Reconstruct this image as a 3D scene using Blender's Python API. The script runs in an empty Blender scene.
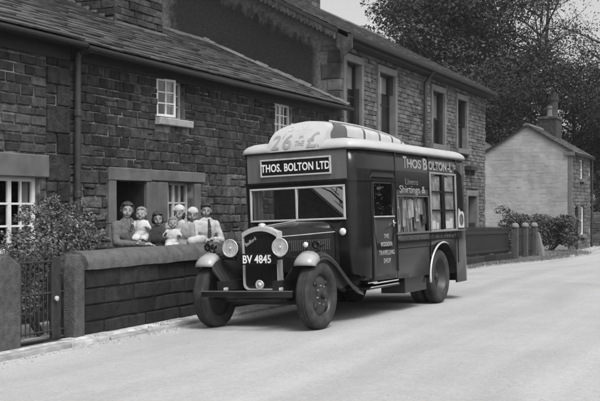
import bpy, bmesh, math, random
from math import sin, cos, pi, radians, sqrt, atan, atan2
from mathutils import Vector as V3, Matrix
R = random.Random(7)
SC = bpy.context.scene
COL = SC.collection

# ------------------------------------------------------------ camera, sky, sun, exposure
TH = atan(475/1000.)                       # the street runs along +Y, the camera is turned left of it
cam = bpy.data.objects.new('camera', bpy.data.cameras.new('camera'))
COL.objects.link(cam)
cam.location = (0, 0, 1.5)
cam.rotation_euler = (radians(90), 0, TH)
cam.data.sensor_width = 36.0
cam.data.lens = 60.0
cam.data.shift_y = 7.5/600.                # horizon sits a little below the middle of the frame
cam.data.clip_start = 0.1
cam.data.clip_end = 2000
SC.camera = cam

world = bpy.data.worlds.new('World'); SC.world = world
world.use_nodes = True
nt = world.node_tree; nt.nodes.clear()
SUN_AZ, SUN_EL = radians(124), radians(57)   # azimuth clockwise from +Y
sky = nt.nodes.new('ShaderNodeTexSky'); sky.sky_type = 'NISHITA'; sky.sun_disc = False
sky.sun_elevation = SUN_EL; sky.sun_rotation = SUN_AZ
sky.dust_density = 4.0; sky.air_density = 1.0; sky.ozone_density = 1.0
bw = nt.nodes.new('ShaderNodeRGBToBW')
bg = nt.nodes.new('ShaderNodeBackground'); bg.inputs['Strength'].default_value = 0.14
wo = nt.nodes.new('ShaderNodeOutputWorld')
nt.links.new(sky.outputs[0], bw.inputs[0]); nt.links.new(bw.outputs[0], bg.inputs['Color'])
nt.links.new(bg.outputs[0], wo.inputs['Surface'])

sl = bpy.data.lights.new('sun', 'SUN'); sl.energy = 1.5; sl.angle = radians(24); sl.color = (1, 1, 1)
sun = bpy.data.objects.new('sun', sl); COL.objects.link(sun)
sd = V3((sin(SUN_AZ)*cos(SUN_EL), cos(SUN_AZ)*cos(SUN_EL), sin(SUN_EL)))
sun.rotation_euler = sd.to_track_quat('Z', 'Y').to_euler()
sun.location = (0, 0, 60)
SC.view_settings.view_transform = 'Standard'
SC.view_settings.look = 'None'
SC.view_settings.exposure = 0.8
SC.view_settings.gamma = 1.0
SC.view_settings.use_curve_mapping = False

# ------------------------------------------------------------ helpers
def mat(name, v, rough=.85, var=.2, scale=4., isl=0., bump=0., bscale=30., spec=.35, metal=0., det=5., stretch=None, var2=0., scale2=1., coat=0.):
    """grey procedural material: value v, noise variation var, per-island variation isl"""
    m = bpy.data.materials.new(name); m.use_nodes = True
    t = m.node_tree; n = t.nodes; L = t.links
    p = n['Principled BSDF']
    p.inputs['Roughness'].default_value = rough
    p.inputs['Metallic'].default_value = metal
    p.inputs['Specular IOR Level'].default_value = spec
    if coat: p.inputs['Coat Weight'].default_value = coat; p.inputs['Coat Roughness'].default_value = .06
    tc = n.new('ShaderNodeTexCoord')
    mp = n.new('ShaderNodeMapping'); L.new(tc.outputs['Object'], mp.inputs[0])
    if stretch: mp.inputs['Scale'].default_value = stretch
    def noise(sc_, det_=det):
        x = n.new('ShaderNodeTexNoise'); x.inputs['Scale'].default_value = sc_; x.inputs['Detail'].default_value = det_
        L.new(mp.outputs[0], x.inputs['Vector']); return x.outputs[0]
    def rng(src, a, b, lo=.3, hi=.7):
        r = n.new('ShaderNodeMapRange'); L.new(src, r.inputs[0])
        r.inputs[1].default_value = lo; r.inputs[2].default_value = hi
        r.inputs[3].default_value = a; r.inputs[4].default_value = b
        r.clamp = True
        return r.outputs[0]
    def mul(a, b):
        x = n.new('ShaderNodeMath'); x.operation = 'MULTIPLY'
        for i, s in enumerate((a, b)):
            if isinstance(s, (int, float)): x.inputs[i].default_value = s
            else: L.new(s, x.inputs[i])
        return x.outputs[0]
    out = mul(rng(noise(scale), 1-var, 1+var), v)
    if isl:
        g = n.new('ShaderNodeNewGeometry')
        out = mul(out, rng(g.outputs['Random Per Island'], 1-isl, 1+isl, 0., 1.))
    if var2: out = mul(out, rng(noise(scale2, 3.), 1-var2, 1+var2))
    L.new(out, p.inputs['Base Color'])
    if bump:
        b = n.new('ShaderNodeBump'); b.inputs['Strength'].default_value = bump; b.inputs['Distance'].default_value = .02
        L.new(noise(bscale, 6.), b.inputs['Height']); L.new(b.outputs[0], p.inputs['Normal'])
    m['_out'] = 0
    return m

def glass_mat(name, tint=.5, rough=.02, ior=1.5):
    m = bpy.data.materials.new(name); m.use_nodes = True
    t = m.node_tree; n = t.nodes; L = t.links
    n.remove(n['Principled BSDF'])
    fr = n.new('ShaderNodeFresnel')      # the same reflectance from either face of the thin pane
    ge = n.new('ShaderNodeNewGeometry'); mr = n.new('ShaderNodeMapRange'); mr.inputs[3].default_value = ior; mr.inputs[4].default_value = 1/ior
    L.new(ge.outputs['Backfacing'], mr.inputs[0]); L.new(mr.outputs[0], fr.inputs[0])
    tr = n.new('ShaderNodeBsdfTransparent'); tr.inputs[0].default_value = (tint, tint, tint, 1)
    gl = n.new('ShaderNodeBsdfGlossy'); gl.inputs['Roughness'].default_value = rough; gl.inputs[0].default_value = (.95, .95, .95, 1)
    mx = n.new('ShaderNodeMixShader')
    ma = n.new('ShaderNodeMath'); ma.operation = 'MULTIPLY_ADD'; ma.inputs[1].default_value = 1.3; ma.inputs[2].default_value = .05; ma.use_clamp = True
    L.new(fr.outputs[0], ma.inputs[0]); L.new(ma.outputs[0], mx.inputs[0])
    L.new(tr.outputs[0], mx.inputs[1]); L.new(gl.outputs[0], mx.inputs[2])
    L.new(mx.outputs[0], n['Material Output'].inputs[0])
    return m

ORG = {}
class MB:
    def __init__(s): s.v = []; s.f = []; s.m = []
    def add(s, vs, fs):
        o = len(s.v); s.v += [tuple(v) for v in vs]; s.f += [tuple(i+o for i in f) for f in fs]
    def box(s, x0, x1, y0, y1, z0, z1):
        s.add([(x0,y0,z0),(x1,y0,z0),(x1,y1,z0),(x0,y1,z0),(x0,y0,z1),(x1,y0,z1),(x1,y1,z1),(x0,y1,z1)],
              [(0,3,2,1),(4,5,6,7),(0,1,5,4),(1,2,6,5),(2,3,7,6),(3,0,4,7)])
    def bbox(s, x0, x1, y0, y1, z0, z1, b=.01):
        """box with bevelled edges"""
        bm = bmesh.new()
        r = bmesh.ops.create_cube(bm, size=1.0)
        for v in bm.verts:
            v.co = ((x0+x1)/2+v.co.x*(x1-x0), (y0+y1)/2+v.co.y*(y1-y0), (z0+z1)/2+v.co.z*(z1-z0))
        bmesh.ops.bevel(bm, geom=bm.edges[:], offset=b, segments=2, profile=.5, affect='EDGES')
        s.frombm(bm)
    def frombm(s, bm):
        bm.verts.index_update()
        s.add([v.co for v in bm.verts], [[v.index for v in f.verts] for f in bm.faces]); bm.free()
    def quad(s, a, b, c, d): s.add([a, b, c, d], [(0, 1, 2, 3)])
    def tube(s, path, r, n=8, cap=True, sq=None):
        path = [V3(p) for p in path]; k = len(path)
        rr = r if isinstance(r, (list, tuple)) else [r]*k
        vs = []; up = None
        for i in range(k):
            t = (path[min(i+1, k-1)]-path[max(i-1, 0)]).normalized()
            if up is None:
                up = V3((0,0,1)) if abs(t.z) < .9 else V3((1,0,0))
            a = t.cross(up)
            if a.length < 1e-5: a = t.cross(V3((0,1,0)))
            a.normalize(); b = a.cross(t).normalized(); up = b
            for j in range(n):
                q = 2*pi*j/n
                vs.append(path[i]+(a*cos(q)+b*sin(q))*rr[i])
        fs = [(i*n+j, i*n+(j+1) % n, (i+1)*n+(j+1) % n, (i+1)*n+j) for i in range(k-1) for j in range(n)]
        if cap: fs += [tuple(range(n))[::-1], tuple((k-1)*n+j for j in range(n))]
        s.add(vs, fs)
    def lathe(s, prof, c, ax=(0,0,1), n=32, close=False):
        """profile of (radius, along) turned about axis ax through c"""
        ax = V3(ax).normalized(); c = V3(c)
        e = V3((0,0,1)) if abs(ax.z) < .9 else V3((1,0,0))
        a = ax.cross(e).normalized(); b = ax.cross(a)
        vs = []
        for (r, h) in prof:
            for j in range(n):
                q = 2*pi*j/n; vs.append(c+ax*h+(a*cos(q)+b*sin(q))*max(r, 1e-4))
        k = len(prof)
        fs = [(i*n+j, i*n+(j+1) % n, ((i+1) % k)*n+(j+1) % n, ((i+1) % k)*n+j) for i in range(k if close else k-1) for j in range(n)]
        if not close: fs += [tuple(range(n))[::-1], tuple((k-1)*n+j for j in range(n))]
        s.add(vs, fs)
    def loft(s, rings, closed=True, cap=False):
        n = len(rings[0]); vs = [p for r in rings for p in r]
        m = n if closed else n-1
        fs = [(i*n+j, i*n+(j+1) % n, (i+1)*n+(j+1) % n, (i+1)*n+j) for i in range(len(rings)-1) for j in range(m)]
        if cap: fs += [tuple(range(n))[::-1], tuple((len(rings)-1)*n+j for j in range(n))]
        s.add(vs, fs)
    def ell(s, c, r, n=12, k=8, rot=None):
        vs = []; fs = []
        for i in range(k+1):
            t = pi*i/k
            for j in range(n):
                q = 2*pi*j/n
                p = V3((r[0]*sin(t)*cos(q), r[1]*sin(t)*sin(q), r[2]*cos(t)))
                if i in (0, k): p += V3((1e-4*cos(q), 1e-4*sin(q), 0))
                if rot: p = rot @ p
                vs.append(V3(c)+p)
        fs = [(i*n+j, (i+1)*n+j, (i+1)*n+(j+1) % n, i*n+(j+1) % n) for i in range(k) for j in range(n)]
        s.add(vs, fs)
    def build(s, name, m, parent=None, smooth=False, solid=0., recalc=True, bevel=0., angle=None, merge=False):
        me = bpy.data.meshes.new(name)
        if parent is not None: o = V3(ORG[parent])
        else:
            xs, ys, zs = zip(*s.v); o = V3(((min(xs)+max(xs))/2, (min(ys)+max(ys))/2, min(zs)))
        me.from_pydata([tuple(V3(v)-o) for v in s.v], [], s.f)
        if merge or recalc:
            bm = bmesh.new(); bm.from_mesh(me)
            if merge: bmesh.ops.remove_doubles(bm, verts=bm.verts[:], dist=1e-4)
            if recalc: bmesh.ops.recalc_face_normals(bm, faces=bm.faces[:])
            bm.to_mesh(me); bm.free()
        me.materials.append(m)
        if smooth: me.polygons.foreach_set('use_smooth', [True]*len(me.polygons))
        ob = bpy.data.objects.new(name, me); COL.objects.link(ob)
        if parent is not None: ob.parent = parent
        else: ob.location = o
        ORG[ob] = o
        if solid:
            md = ob.modifiers.new('solid', 'SOLIDIFY'); md.thickness = solid; md.offset = -1
        if bevel:
            md = ob.modifiers.new('bevel', 'BEVEL'); md.width = bevel; md.segments = 2; md.limit_method = 'ANGLE'
        if angle:
            try: me.set_sharp_from_angle(angle=radians(angle))
            except Exception: pass
        return ob
def each(mb, name, m, parent, **kw):
    """every separate piece of mb becomes a part of its own"""
    p = list(range(len(mb.v)))
    def fd(i):
        while p[i] != i: p[i] = p[p[i]]; i = p[i]
        return i
    for f in mb.f:
        for k in f[1:]: p[fd(k)] = fd(f[0])
    gr = {}
    for f in mb.f: gr.setdefault(fd(f[0]), []).append(f)
    out = []
    for fs in gr.values():
        ids = sorted({i for f in fs for i in f}); mp = {i: j for j, i in enumerate(ids)}
        q = MB(); q.v = [mb.v[i] for i in ids]; q.f = [tuple(mp[i] for i in f) for f in fs]
        out.append(q.build(name, m, parent, **kw))
    return out
def thing(name, label, cat, loc, group=None):
    o = bpy.data.objects.new(name, None); COL.objects.link(o); o.location = loc; o.empty_display_size = .2
    o['label'] = label; o['category'] = cat
    if group: o['group'] = group
    ORG[o] = V3(loc); return o
def tag(o, label, cat, group=None):
    o['label'] = label; o['category'] = cat
    if group: o['group'] = group
    return o
def struct(o): o['kind'] = 'structure'; return o
def stuff(o, label=None, cat=None):
    o['kind'] = 'stuff'
    if label: o['label'] = label; o['category'] = cat
    return o
def text_mesh(name, body, m, parent, M, size, off=0., ext=.002, sx=1., align='CENTER', space=1., fit=None):
    cu = bpy.data.curves.new(name, 'FONT'); cu.body = body; cu.size = size; cu.offset = off; cu.extrude = ext
    cu.align_x = align; cu.space_character = space; cu.resolution_u = 4
    tmp = bpy.data.objects.new('tmp', cu); COL.objects.link(tmp)
    bpy.context.view_layer.update()
    me = bpy.data.meshes.new_from_object(tmp.evaluated_get(bpy.context.evaluated_depsgraph_get()))
    bpy.data.objects.remove(tmp); bpy.data.curves.remove(cu)
    me.name = name
    if fit:
        xs = [v.co.x for v in me.vertices]; x0 = min(xs); sx = fit/(max(xs)-x0)
        me.transform(Matrix.Translation((-x0, 0, 0)))
    me.transform(Matrix.Diagonal((sx, 1, 1, 1))); me.transform(M)
    me.transform(Matrix.Translation(-V3(ORG[parent])))
    me.materials.clear(); me.materials.append(m)
    ob = bpy.data.objects.new(name, me); COL.objects.link(ob); ob.parent = parent; ORG[ob] = ORG[parent]
    return ob
def frame_m(o, x, y, z):
    M = Matrix.Identity(4)
    for i, c in enumerate((x, y, z, o)):
        for k in range(3): M[k][i] = c[k]
    return M
def smooth01(a, b, x):
    t = min(1, max(0, (x-a)/(b-a))); return t*t*(3-2*t)
def interp(tab, x):
    if x <= tab[0][0]: return tab[0][1]
    for (a, va), (b, vb) in zip(tab, tab[1:]):
        if x <= b:
            t = (x-a)/(b-a); t = t*t*(3-2*t); return va+(vb-va)*t
    return tab[-1][1]
gz = lambda y: interp([(21, 0), (28, -.09), (33, -.17), (43, -.29), (60, -.34)], y)      # the street falls gently away
cz = lambda x: -.038*max(0, -5.2-x) if x < -5.2 else (-.02*max(0, x+1))                     # camber towards the kerb
kx = lambda y: interp([(-40, -7.1), (9, -7.16), (14, -7.08), (20, -7.2), (27, -7.6), (31, -7.3), (34.5, -6.75), (39, -6.7), (44, -6.95), (52, -7.5), (70, -9.5), (120, -16)], y)

# planes: front walls face +X (u = Y, v = Z), gables face -Y (u = X, v = Z)
class PL:
    def __init__(s, o, u, n): s.o = V3(o); s.u = V3(u); s.n = V3(n)
    def __call__(s, u, v, n=0.): return s.o+s.u*u+V3((0,0,1))*v+s.n*n
front = lambda x: PL((x,0,0), (0,1,0), (1,0,0))
gable = lambda y: PL((0,y,0), (1,0,0), (0,-1,0))
backw = lambda y: PL((0,y,0), (1,0,0), (0,1,0))
def pbox(mb, pl, u0, u1, v0, v1, n0, n1):
    p = [pl(u,v,n) for n in (n0,n1) for (u,v) in ((u0,v0),(u1,v0),(u1,v1),(u0,v1))]
    mb.add(p, [(3,2,1,0),(4,5,6,7),(0,1,5,4),(1,2,6,5),(2,3,7,6),(3,0,4,7)])
def slab(mb, pl, u0, u1, v0, v1, ops, n0=-.35, n1=-.025):
    """wall slab with rectangular openings and their reveals"""
    us = sorted({u0, u1, *[x for o in ops for x in o[:2] if u0 < x < u1]})
    vs = sorted({v0, v1, *[x for o in ops for x in o[2:] if v0 < x < v1]})
    hole = lambda u, v: any(o[0] < u < o[1] and o[2] < v < o[3] for o in ops)
    for i in range(len(us)-1):
        for j in range(len(vs)-1):
            if not hole((us[i]+us[i+1])/2, (vs[j]+vs[j+1])/2):
                mb.quad(pl(us[i],vs[j],n1), pl(us[i+1],vs[j],n1), pl(us[i+1],vs[j+1],n1), pl(us[i],vs[j+1],n1))
                mb.quad(pl(us[i],vs[j],n0), pl(us[i+1],vs[j],n0), pl(us[i+1],vs[j+1],n0), pl(us[i],vs[j+1],n0))
    for (a, b, c, d) in ops:
        mb.quad(pl(a,c,n0), pl(a,c,n1), pl(a,d,n1), pl(a,d,n0)); mb.quad(pl(b,c,n0), pl(b,c,n1), pl(b,d,n1), pl(b,d,n0))
        mb.quad(pl(a,d,n0), pl(a,d,n1), pl(b,d,n1), pl(b,d,n0)); mb.quad(pl(a,c,n0), pl(a,c,n1), pl(b,c,n1), pl(b,c,n0))
def block(mb, pl, u0, u1, v0, v1, d, bev, jit, base=-.06):
    j = lambda: R.uniform(-jit, jit)
    c = [(u0+j(), v0+j()*.6), (u1+j(), v0+j()*.6), (u1+j(), v1+j()*.6), (u0+j(), v1+j()*.6)]
    b = min(bev, (u1-u0)*.3, (v1-v0)*.3)
    ins = [(c[0][0]+b, c[0][1]+b), (c[1][0]-b, c[1][1]+b), (c[2][0]-b, c[2][1]-b), (c[3][0]+b, c[3][1]-b)]
    vs = [pl(u,v,base) for u,v in c]+[pl(u,v,d-bev*.7) for u,v in c]+[pl(u,v,d+R.uniform(-.002,.008)) for u,v in ins]
    fs = [(0,1,5,4),(1,2,6,5),(2,3,7,6),(3,0,4,7),(4,5,9,8),(5,6,10,9),(6,7,11,10),(7,4,8,11),(8,9,10,11)]
    mb.add(vs, fs)
def masonry(mb, pl, u0, u1, v0, v1, ops, rows, wid, d=(-.015,.02), gap=.012, bev=.016, jit=.008, top=None):
    """coursed stones of uneven size; top(u) optionally cuts the courses along a sloping line"""
    v = v0
    while v < v1-.03:
        h = R.uniform(*rows)
        if v1-(v+h) < rows[0]*.5: h = v1-v
        # free intervals of this course
        segs = [(u0, u1)]
        cuts = []
        for (a, b, c, e) in ops:
            if c < v+h-.02 and e > v+.02: cuts.append((a, b))
        for (a, b) in cuts:
            ns = []
            for (p, q) in segs:
                if b <= p or a >= q: ns.append((p, q)); continue
                if a > p+.02: ns.append((p, a))
                if b < q-.02: ns.append((b, q))
            segs = ns
        for (p, q) in segs:
            u = p
            while u < q-.01:
                w = R.uniform(*wid)
                if q-(u+w) < wid[0]*.6: w = q-u
                if top is None or top(u+w/2) > v+h*.6:
                    if R.random() < .12 and h > rows[0]*1.3 and w > .15:
                        k = R.uniform(.4, .6)
                        block(mb, pl, u+gap/2, u+w-gap/2, v+gap/2, v+h*k-gap/2, R.uniform(*d), bev, jit)
                        block(mb, pl, u+gap/2, u+w-gap/2, v+h*k+gap/2, v+h-gap/2, R.uniform(*d), bev, jit)
                    else:
                        block(mb, pl, u+gap/2, u+w-gap/2, v+gap/2, v+h-gap/2, R.uniform(*d), bev, jit)
                u += w
        v += h
def slates(mb, e0, U, S, N, length, slope, row, wid, th=.018, jit=.006, skip=None):
    """overlapping stone slates: e0 eave corner, U along the eave, S up the slope, N outward normal"""
    e0, U, S, N = V3(e0), V3(U).normalized(), V3(S).normalized(), V3(N).normalized()
    s = 0.; k = 0
    while s < slope-.02:
        rw = row*(1.15-.35*s/slope)
        u = -R.uniform(0, wid[0])
        while u < length:
            w = R.uniform(*wid)
            a, b = max(u, 0)+.004, min(u+w, length)-.004
            if b-a > .03:
                lo = s-R.uniform(0, jit*2); hi = min(s+rw*1.25, slope); n0 = R.uniform(0, jit)
                t = th*R.uniform(.8, 1.5)
                j = R.uniform(-jit, jit)
                P = lambda x, y, z: e0+U*x+S*y+N*z
                vs = [P(a,lo,n0+t*.9), P(b,lo+j,n0+t*.9), P(b,hi,n0), P(a,hi,n0), P(a,lo,n0+t*2), P(b,lo+j,n0+t*2), P(b,hi,n0+t*.6), P(a,hi,n0+t*.6)]
                if skip is None or not skip(e0+U*((a+b)/2)+S*(s+rw*.5)):
                    mb.add(vs, [(3,2,1,0),(4,5,6,7),(0,1,5,4),(1,2,6,5),(2,3,7,6),(3,0,4,7)])
            u += w
        s += rw; k += 1
def leaf_cloud(mb, blobs, n, size, rnd, flat=.0):
    """n small leaf faces spread through ellipsoidal clumps (c, r)"""
    wts = [b[1][0]*b[1][1]*b[1][2] for b in blobs]; tot = sum(w**.67 for w in wts)
    for (c, r), w in zip(blobs, wts):
        for _ in range(int(n*w**.67/tot)):
            while True:
                p = V3((rnd.uniform(-1,1), rnd.uniform(-1,1), rnd.uniform(-1,1)))
                if .15 < p.length < 1 and p.z > -.45: break
            p = p.normalized()*(p.length**.45)
            q = V3((c[0]+p.x*r[0], c[1]+p.y*r[1], c[2]+p.z*r[2]))
            d = V3((rnd.gauss(0,.42), rnd.gauss(0,.42), rnd.gauss(0,.42)))+p*.8+V3((0,0,.5))
            d.normalize(); e = d.orthogonal().normalized()
            e = Matrix.Rotation(rnd.uniform(0, 2*pi), 3, d) @ e; f = d.cross(e)
            s1 = size*rnd.uniform(.6, 1.4); s2 = s1*rnd.uniform(.35, .7)
            mb.add([q-e*s1, q+f*s2, q+e*s1+d*s1*.25, q-f*s2], [(0,1,2,3)])
def window(root, pl, u0, u1, v0, v1, cols, rows, fm, fw=.05, mw=.025, rec=.1, curtain=None, dk=None, name='window', heavy=None, blind=0.):
    mb = MB()
    pbox(mb, pl, u0, u0+fw, v0, v1, -rec-.05, -rec); pbox(mb, pl, u1-fw, u1, v0, v1, -rec-.05, -rec)
    pbox(mb, pl, u0+fw, u1-fw, v1-fw, v1, -rec-.048, -rec-.002); pbox(mb, pl, u0+fw, u1-fw, v0, v0+fw, -rec-.048, -rec+.01)
    iu0, iu1, iv0, iv1 = u0+fw, u1-fw, v0+fw, v1-fw
    for i in range(1, cols):
        u = iu0+(iu1-iu0)*i/cols; w = mw*(2.4 if heavy and i in heavy else 1)
        pbox(mb, pl, u-w/2, u+w/2, iv0, iv1, -rec-.045, -rec-.008)
    for j in range(1, rows):
        v = iv0+(iv1-iv0)*j/rows
        pbox(mb, pl, iu0, iu1, v-mw/2, v+mw/2, -rec-.042, -rec-.011)
    w = mb.build(name, fm, root)
    g = MB(); g.quad(pl(iu0,iv0,-rec-.03), pl(iu1,iv0,-rec-.03), pl(iu1,iv1,-rec-.03), pl(iu0,iv1,-rec-.03)); g.build('pane', M_glass, w)
    if curtain:
        for (a, b) in curtain:
            c = MB(); n = 14; pts = []
            for i in range(n+1):
                u = iu0+(iu1-iu0)*(a+(b-a)*i/n); pts.append((u, -rec-.09+.02*(i % 2)))
            for i in range(n):
                c.quad(pl(pts[i][0],iv0-.02,pts[i][1]), pl(pts[i+1][0],iv0-.02,pts[i+1][1]), pl(pts[i+1][0],iv1+.02,pts[i+1][1]), pl(pts[i][0],iv1+.02,pts[i][1]))
            c.build('curtain', M_curtain, w)
    if blind:
        c = MB(); pbox(c, pl, iu0, iu1, iv1-(iv1-iv0)*blind, iv1+.01, -rec-.085, -rec-.08); c.build('blind', M_curtain, w)
    return w

# ------------------------------------------------------------ materials (a black and white scene: all greys)
M_stoneA = mat('sooty_stone_light', .046, .92, .45, 9, isl=.55, bump=.8, bscale=32, var2=.3, scale2=.8)
M_stoneB = mat('sooty_stone', .030, .93, .6, 9, isl=.6, bump=1., bscale=28, var2=.4, scale2=.7)
M_stoneL = mat('limewashed_rubble', .062, .93, .6, 8, isl=.55, bump=1., bscale=26, var2=.45, scale2=1.1)
M_stone2 = mat('dressed_stone', .095, .9, .3, 7, isl=.42, bump=.5, bscale=40, var2=.25, scale2=.5)
M_mortar = mat('mortar', .13, .95, .85, 6, bump=.5, bscale=50, var2=.6, scale2=1.1)
M_mortar2 = mat('dark_mortar', .035, .95, .4, 3, bump=.3, bscale=60)
M_ashlar = mat('smooth_stone', .10, .85, .25, 3.5, isl=.12, bump=.25, bscale=45)
M_ashlar2 = mat('pale_sandstone', .12, .85, .2, 3.5, isl=.15, bump=.2, bscale=45)
M_sill = mat('pale_sill_stone', .3, .85, .2, 6, bump=.2)
M_wallstone = mat('boundary_stone', .014, .93, .5, 9, isl=.5, bump=.7, bscale=30, var2=.3, scale2=1.2)
M_coping = mat('coping_stone', .085, .92, .3, 9, isl=.12, bump=.8, bscale=45)
M_post = mat('gatepost_stone', .07, .92, .3, 14, bump=.8, bscale=55, var2=.2, scale2=2)
M_slate = mat('stone_slate', .066, .8, .3, 5, isl=.4, bump=.4, bscale=30, var2=.2, scale2=.4)
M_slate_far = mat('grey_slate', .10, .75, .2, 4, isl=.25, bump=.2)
M_under = mat('roof_boarding', .03, .9, .2)
M_dkpaint = mat('dark_paint', .012, .6, .2, 8)
M_iron = mat('dark_iron', .03, .55, .3, 14, bump=.15)
M_white = mat('white_paint', .62, .55, .1, 8)
M_offwhite = mat('weathered_white_paint', .42, .6, .2, 8)
M_curtain = mat('net_curtain', .42, .95, .12, 6)
M_lace = mat('lace_curtain', .27, .95, .5, 9)
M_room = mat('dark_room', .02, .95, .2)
M_render = mat('lime_render', .32, .95, .14, 3.0, isl=.015, bump=.4, bscale=9, var2=.2, scale2=.7)
M_glass = glass_mat('window_glass', .7)
M_leafdark = mat('dark_leaf', .034, 1., .2, 2, isl=.4, spec=.08, var2=.5, scale2=.45)
M_leafmid = mat('mid_leaf', .065, .9, .2, 2, isl=.5, spec=.1, var2=.3, scale2=1.5)
M_leafhaze = mat('haze_pale_leaf', .06, 1., .2, 2, isl=.35, spec=.08, var2=.45, scale2=.4)  # upper trees: distance haze put into a paler leaf colour
M_leafbush = mat('bush_leaf', .10, .7, .2, 2, isl=.65, spec=.25, var2=.35, scale2=3)
M_leafpale = mat('pale_leaf', .09, .8, .2, 2, isl=.5)
M_bark = mat('bark', .05, .95, .3, 8, bump=.6, bscale=20)
M_grass = mat('dry_grass', .17, .9, .25, 2, isl=.45)
M_petal = mat('pale_petal', .3, .7, .1, 5, isl=.25)
def stained_render():
    """smooth gable render with a broad dark weather stain of its own outline"""
    m = mat('stained_render', .115, .95, .35, 14.0, bump=1., bscale=30, var2=.15, scale2=.5)
    t = m.node_tree; n = t.nodes; L = t.links; p = n['Principled BSDF']
    src = p.inputs['Base Color'].links[0].from_socket
    tc = n.new('ShaderNodeTexCoord'); sx = n.new('ShaderNodeSeparateXYZ'); L.new(tc.outputs['Object'], sx.inputs[0])
    mp = n.new('ShaderNodeMapping'); mp.inputs['Scale'].default_value = (2.0, 1, 1.15); L.new(tc.outputs['Object'], mp.inputs[0])
    no = n.new('ShaderNodeTexNoise'); no.inputs['Scale'].default_value = 3.2; no.inputs['Detail'].default_value = 9; no.inputs['Roughness'].default_value = .62; L.new(mp.outputs[0], no.inputs['Vector'])
    def ma(op, a, b, c=None):
        x = n.new('ShaderNodeMath'); x.operation = op
        for i, s in enumerate((a, b, c)):
            if s is None: continue
            if isinstance(s, (int, float)): x.inputs[i].default_value = s
            else: L.new(s, x.inputs[i])
        return x.outputs[0]
    # distance below the barge line z = 5.5+.53*(-9.1-x)
    line = ma('SUBTRACT', ma('MULTIPLY_ADD', sx.outputs[0], -.53, 1.17), sx.outputs[2])
    dep = ma('ADD', line, ma('MULTIPLY_ADD', no.outputs[0], 1.1, -.55))
    r = n.new('ShaderNodeMapRange'); L.new(dep, r.inputs[0]); r.inputs[1].default_value = .52; r.inputs[2].default_value = .80
    lx = ma('ADD', sx.outputs[0], ma('MULTIPLY_ADD', no.outputs[0], 1.2, -.6))
    r2 = n.new('ShaderNodeMapRange'); L.new(lx, r2.inputs[0]); r2.inputs[1].default_value = -5.0; r2.inputs[2].default_value = -4.6
    r3 = n.new('ShaderNodeMapRange'); L.new(sx.outputs[0], r3.inputs[0]); r3.inputs[1].default_value = -.55; r3.inputs[2].default_value = -.75
    k = ma('MULTIPLY', ma('MULTIPLY', r.outputs[0], r2.outputs[0]), r3.outputs[0])
    fac = ma('SUBTRACT', 1.0, ma('MULTIPLY', k, .82))
    L.new(ma('MULTIPLY', src, fac), p.inputs['Base Color'])
    return m
M_stain = stained_render()
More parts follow.
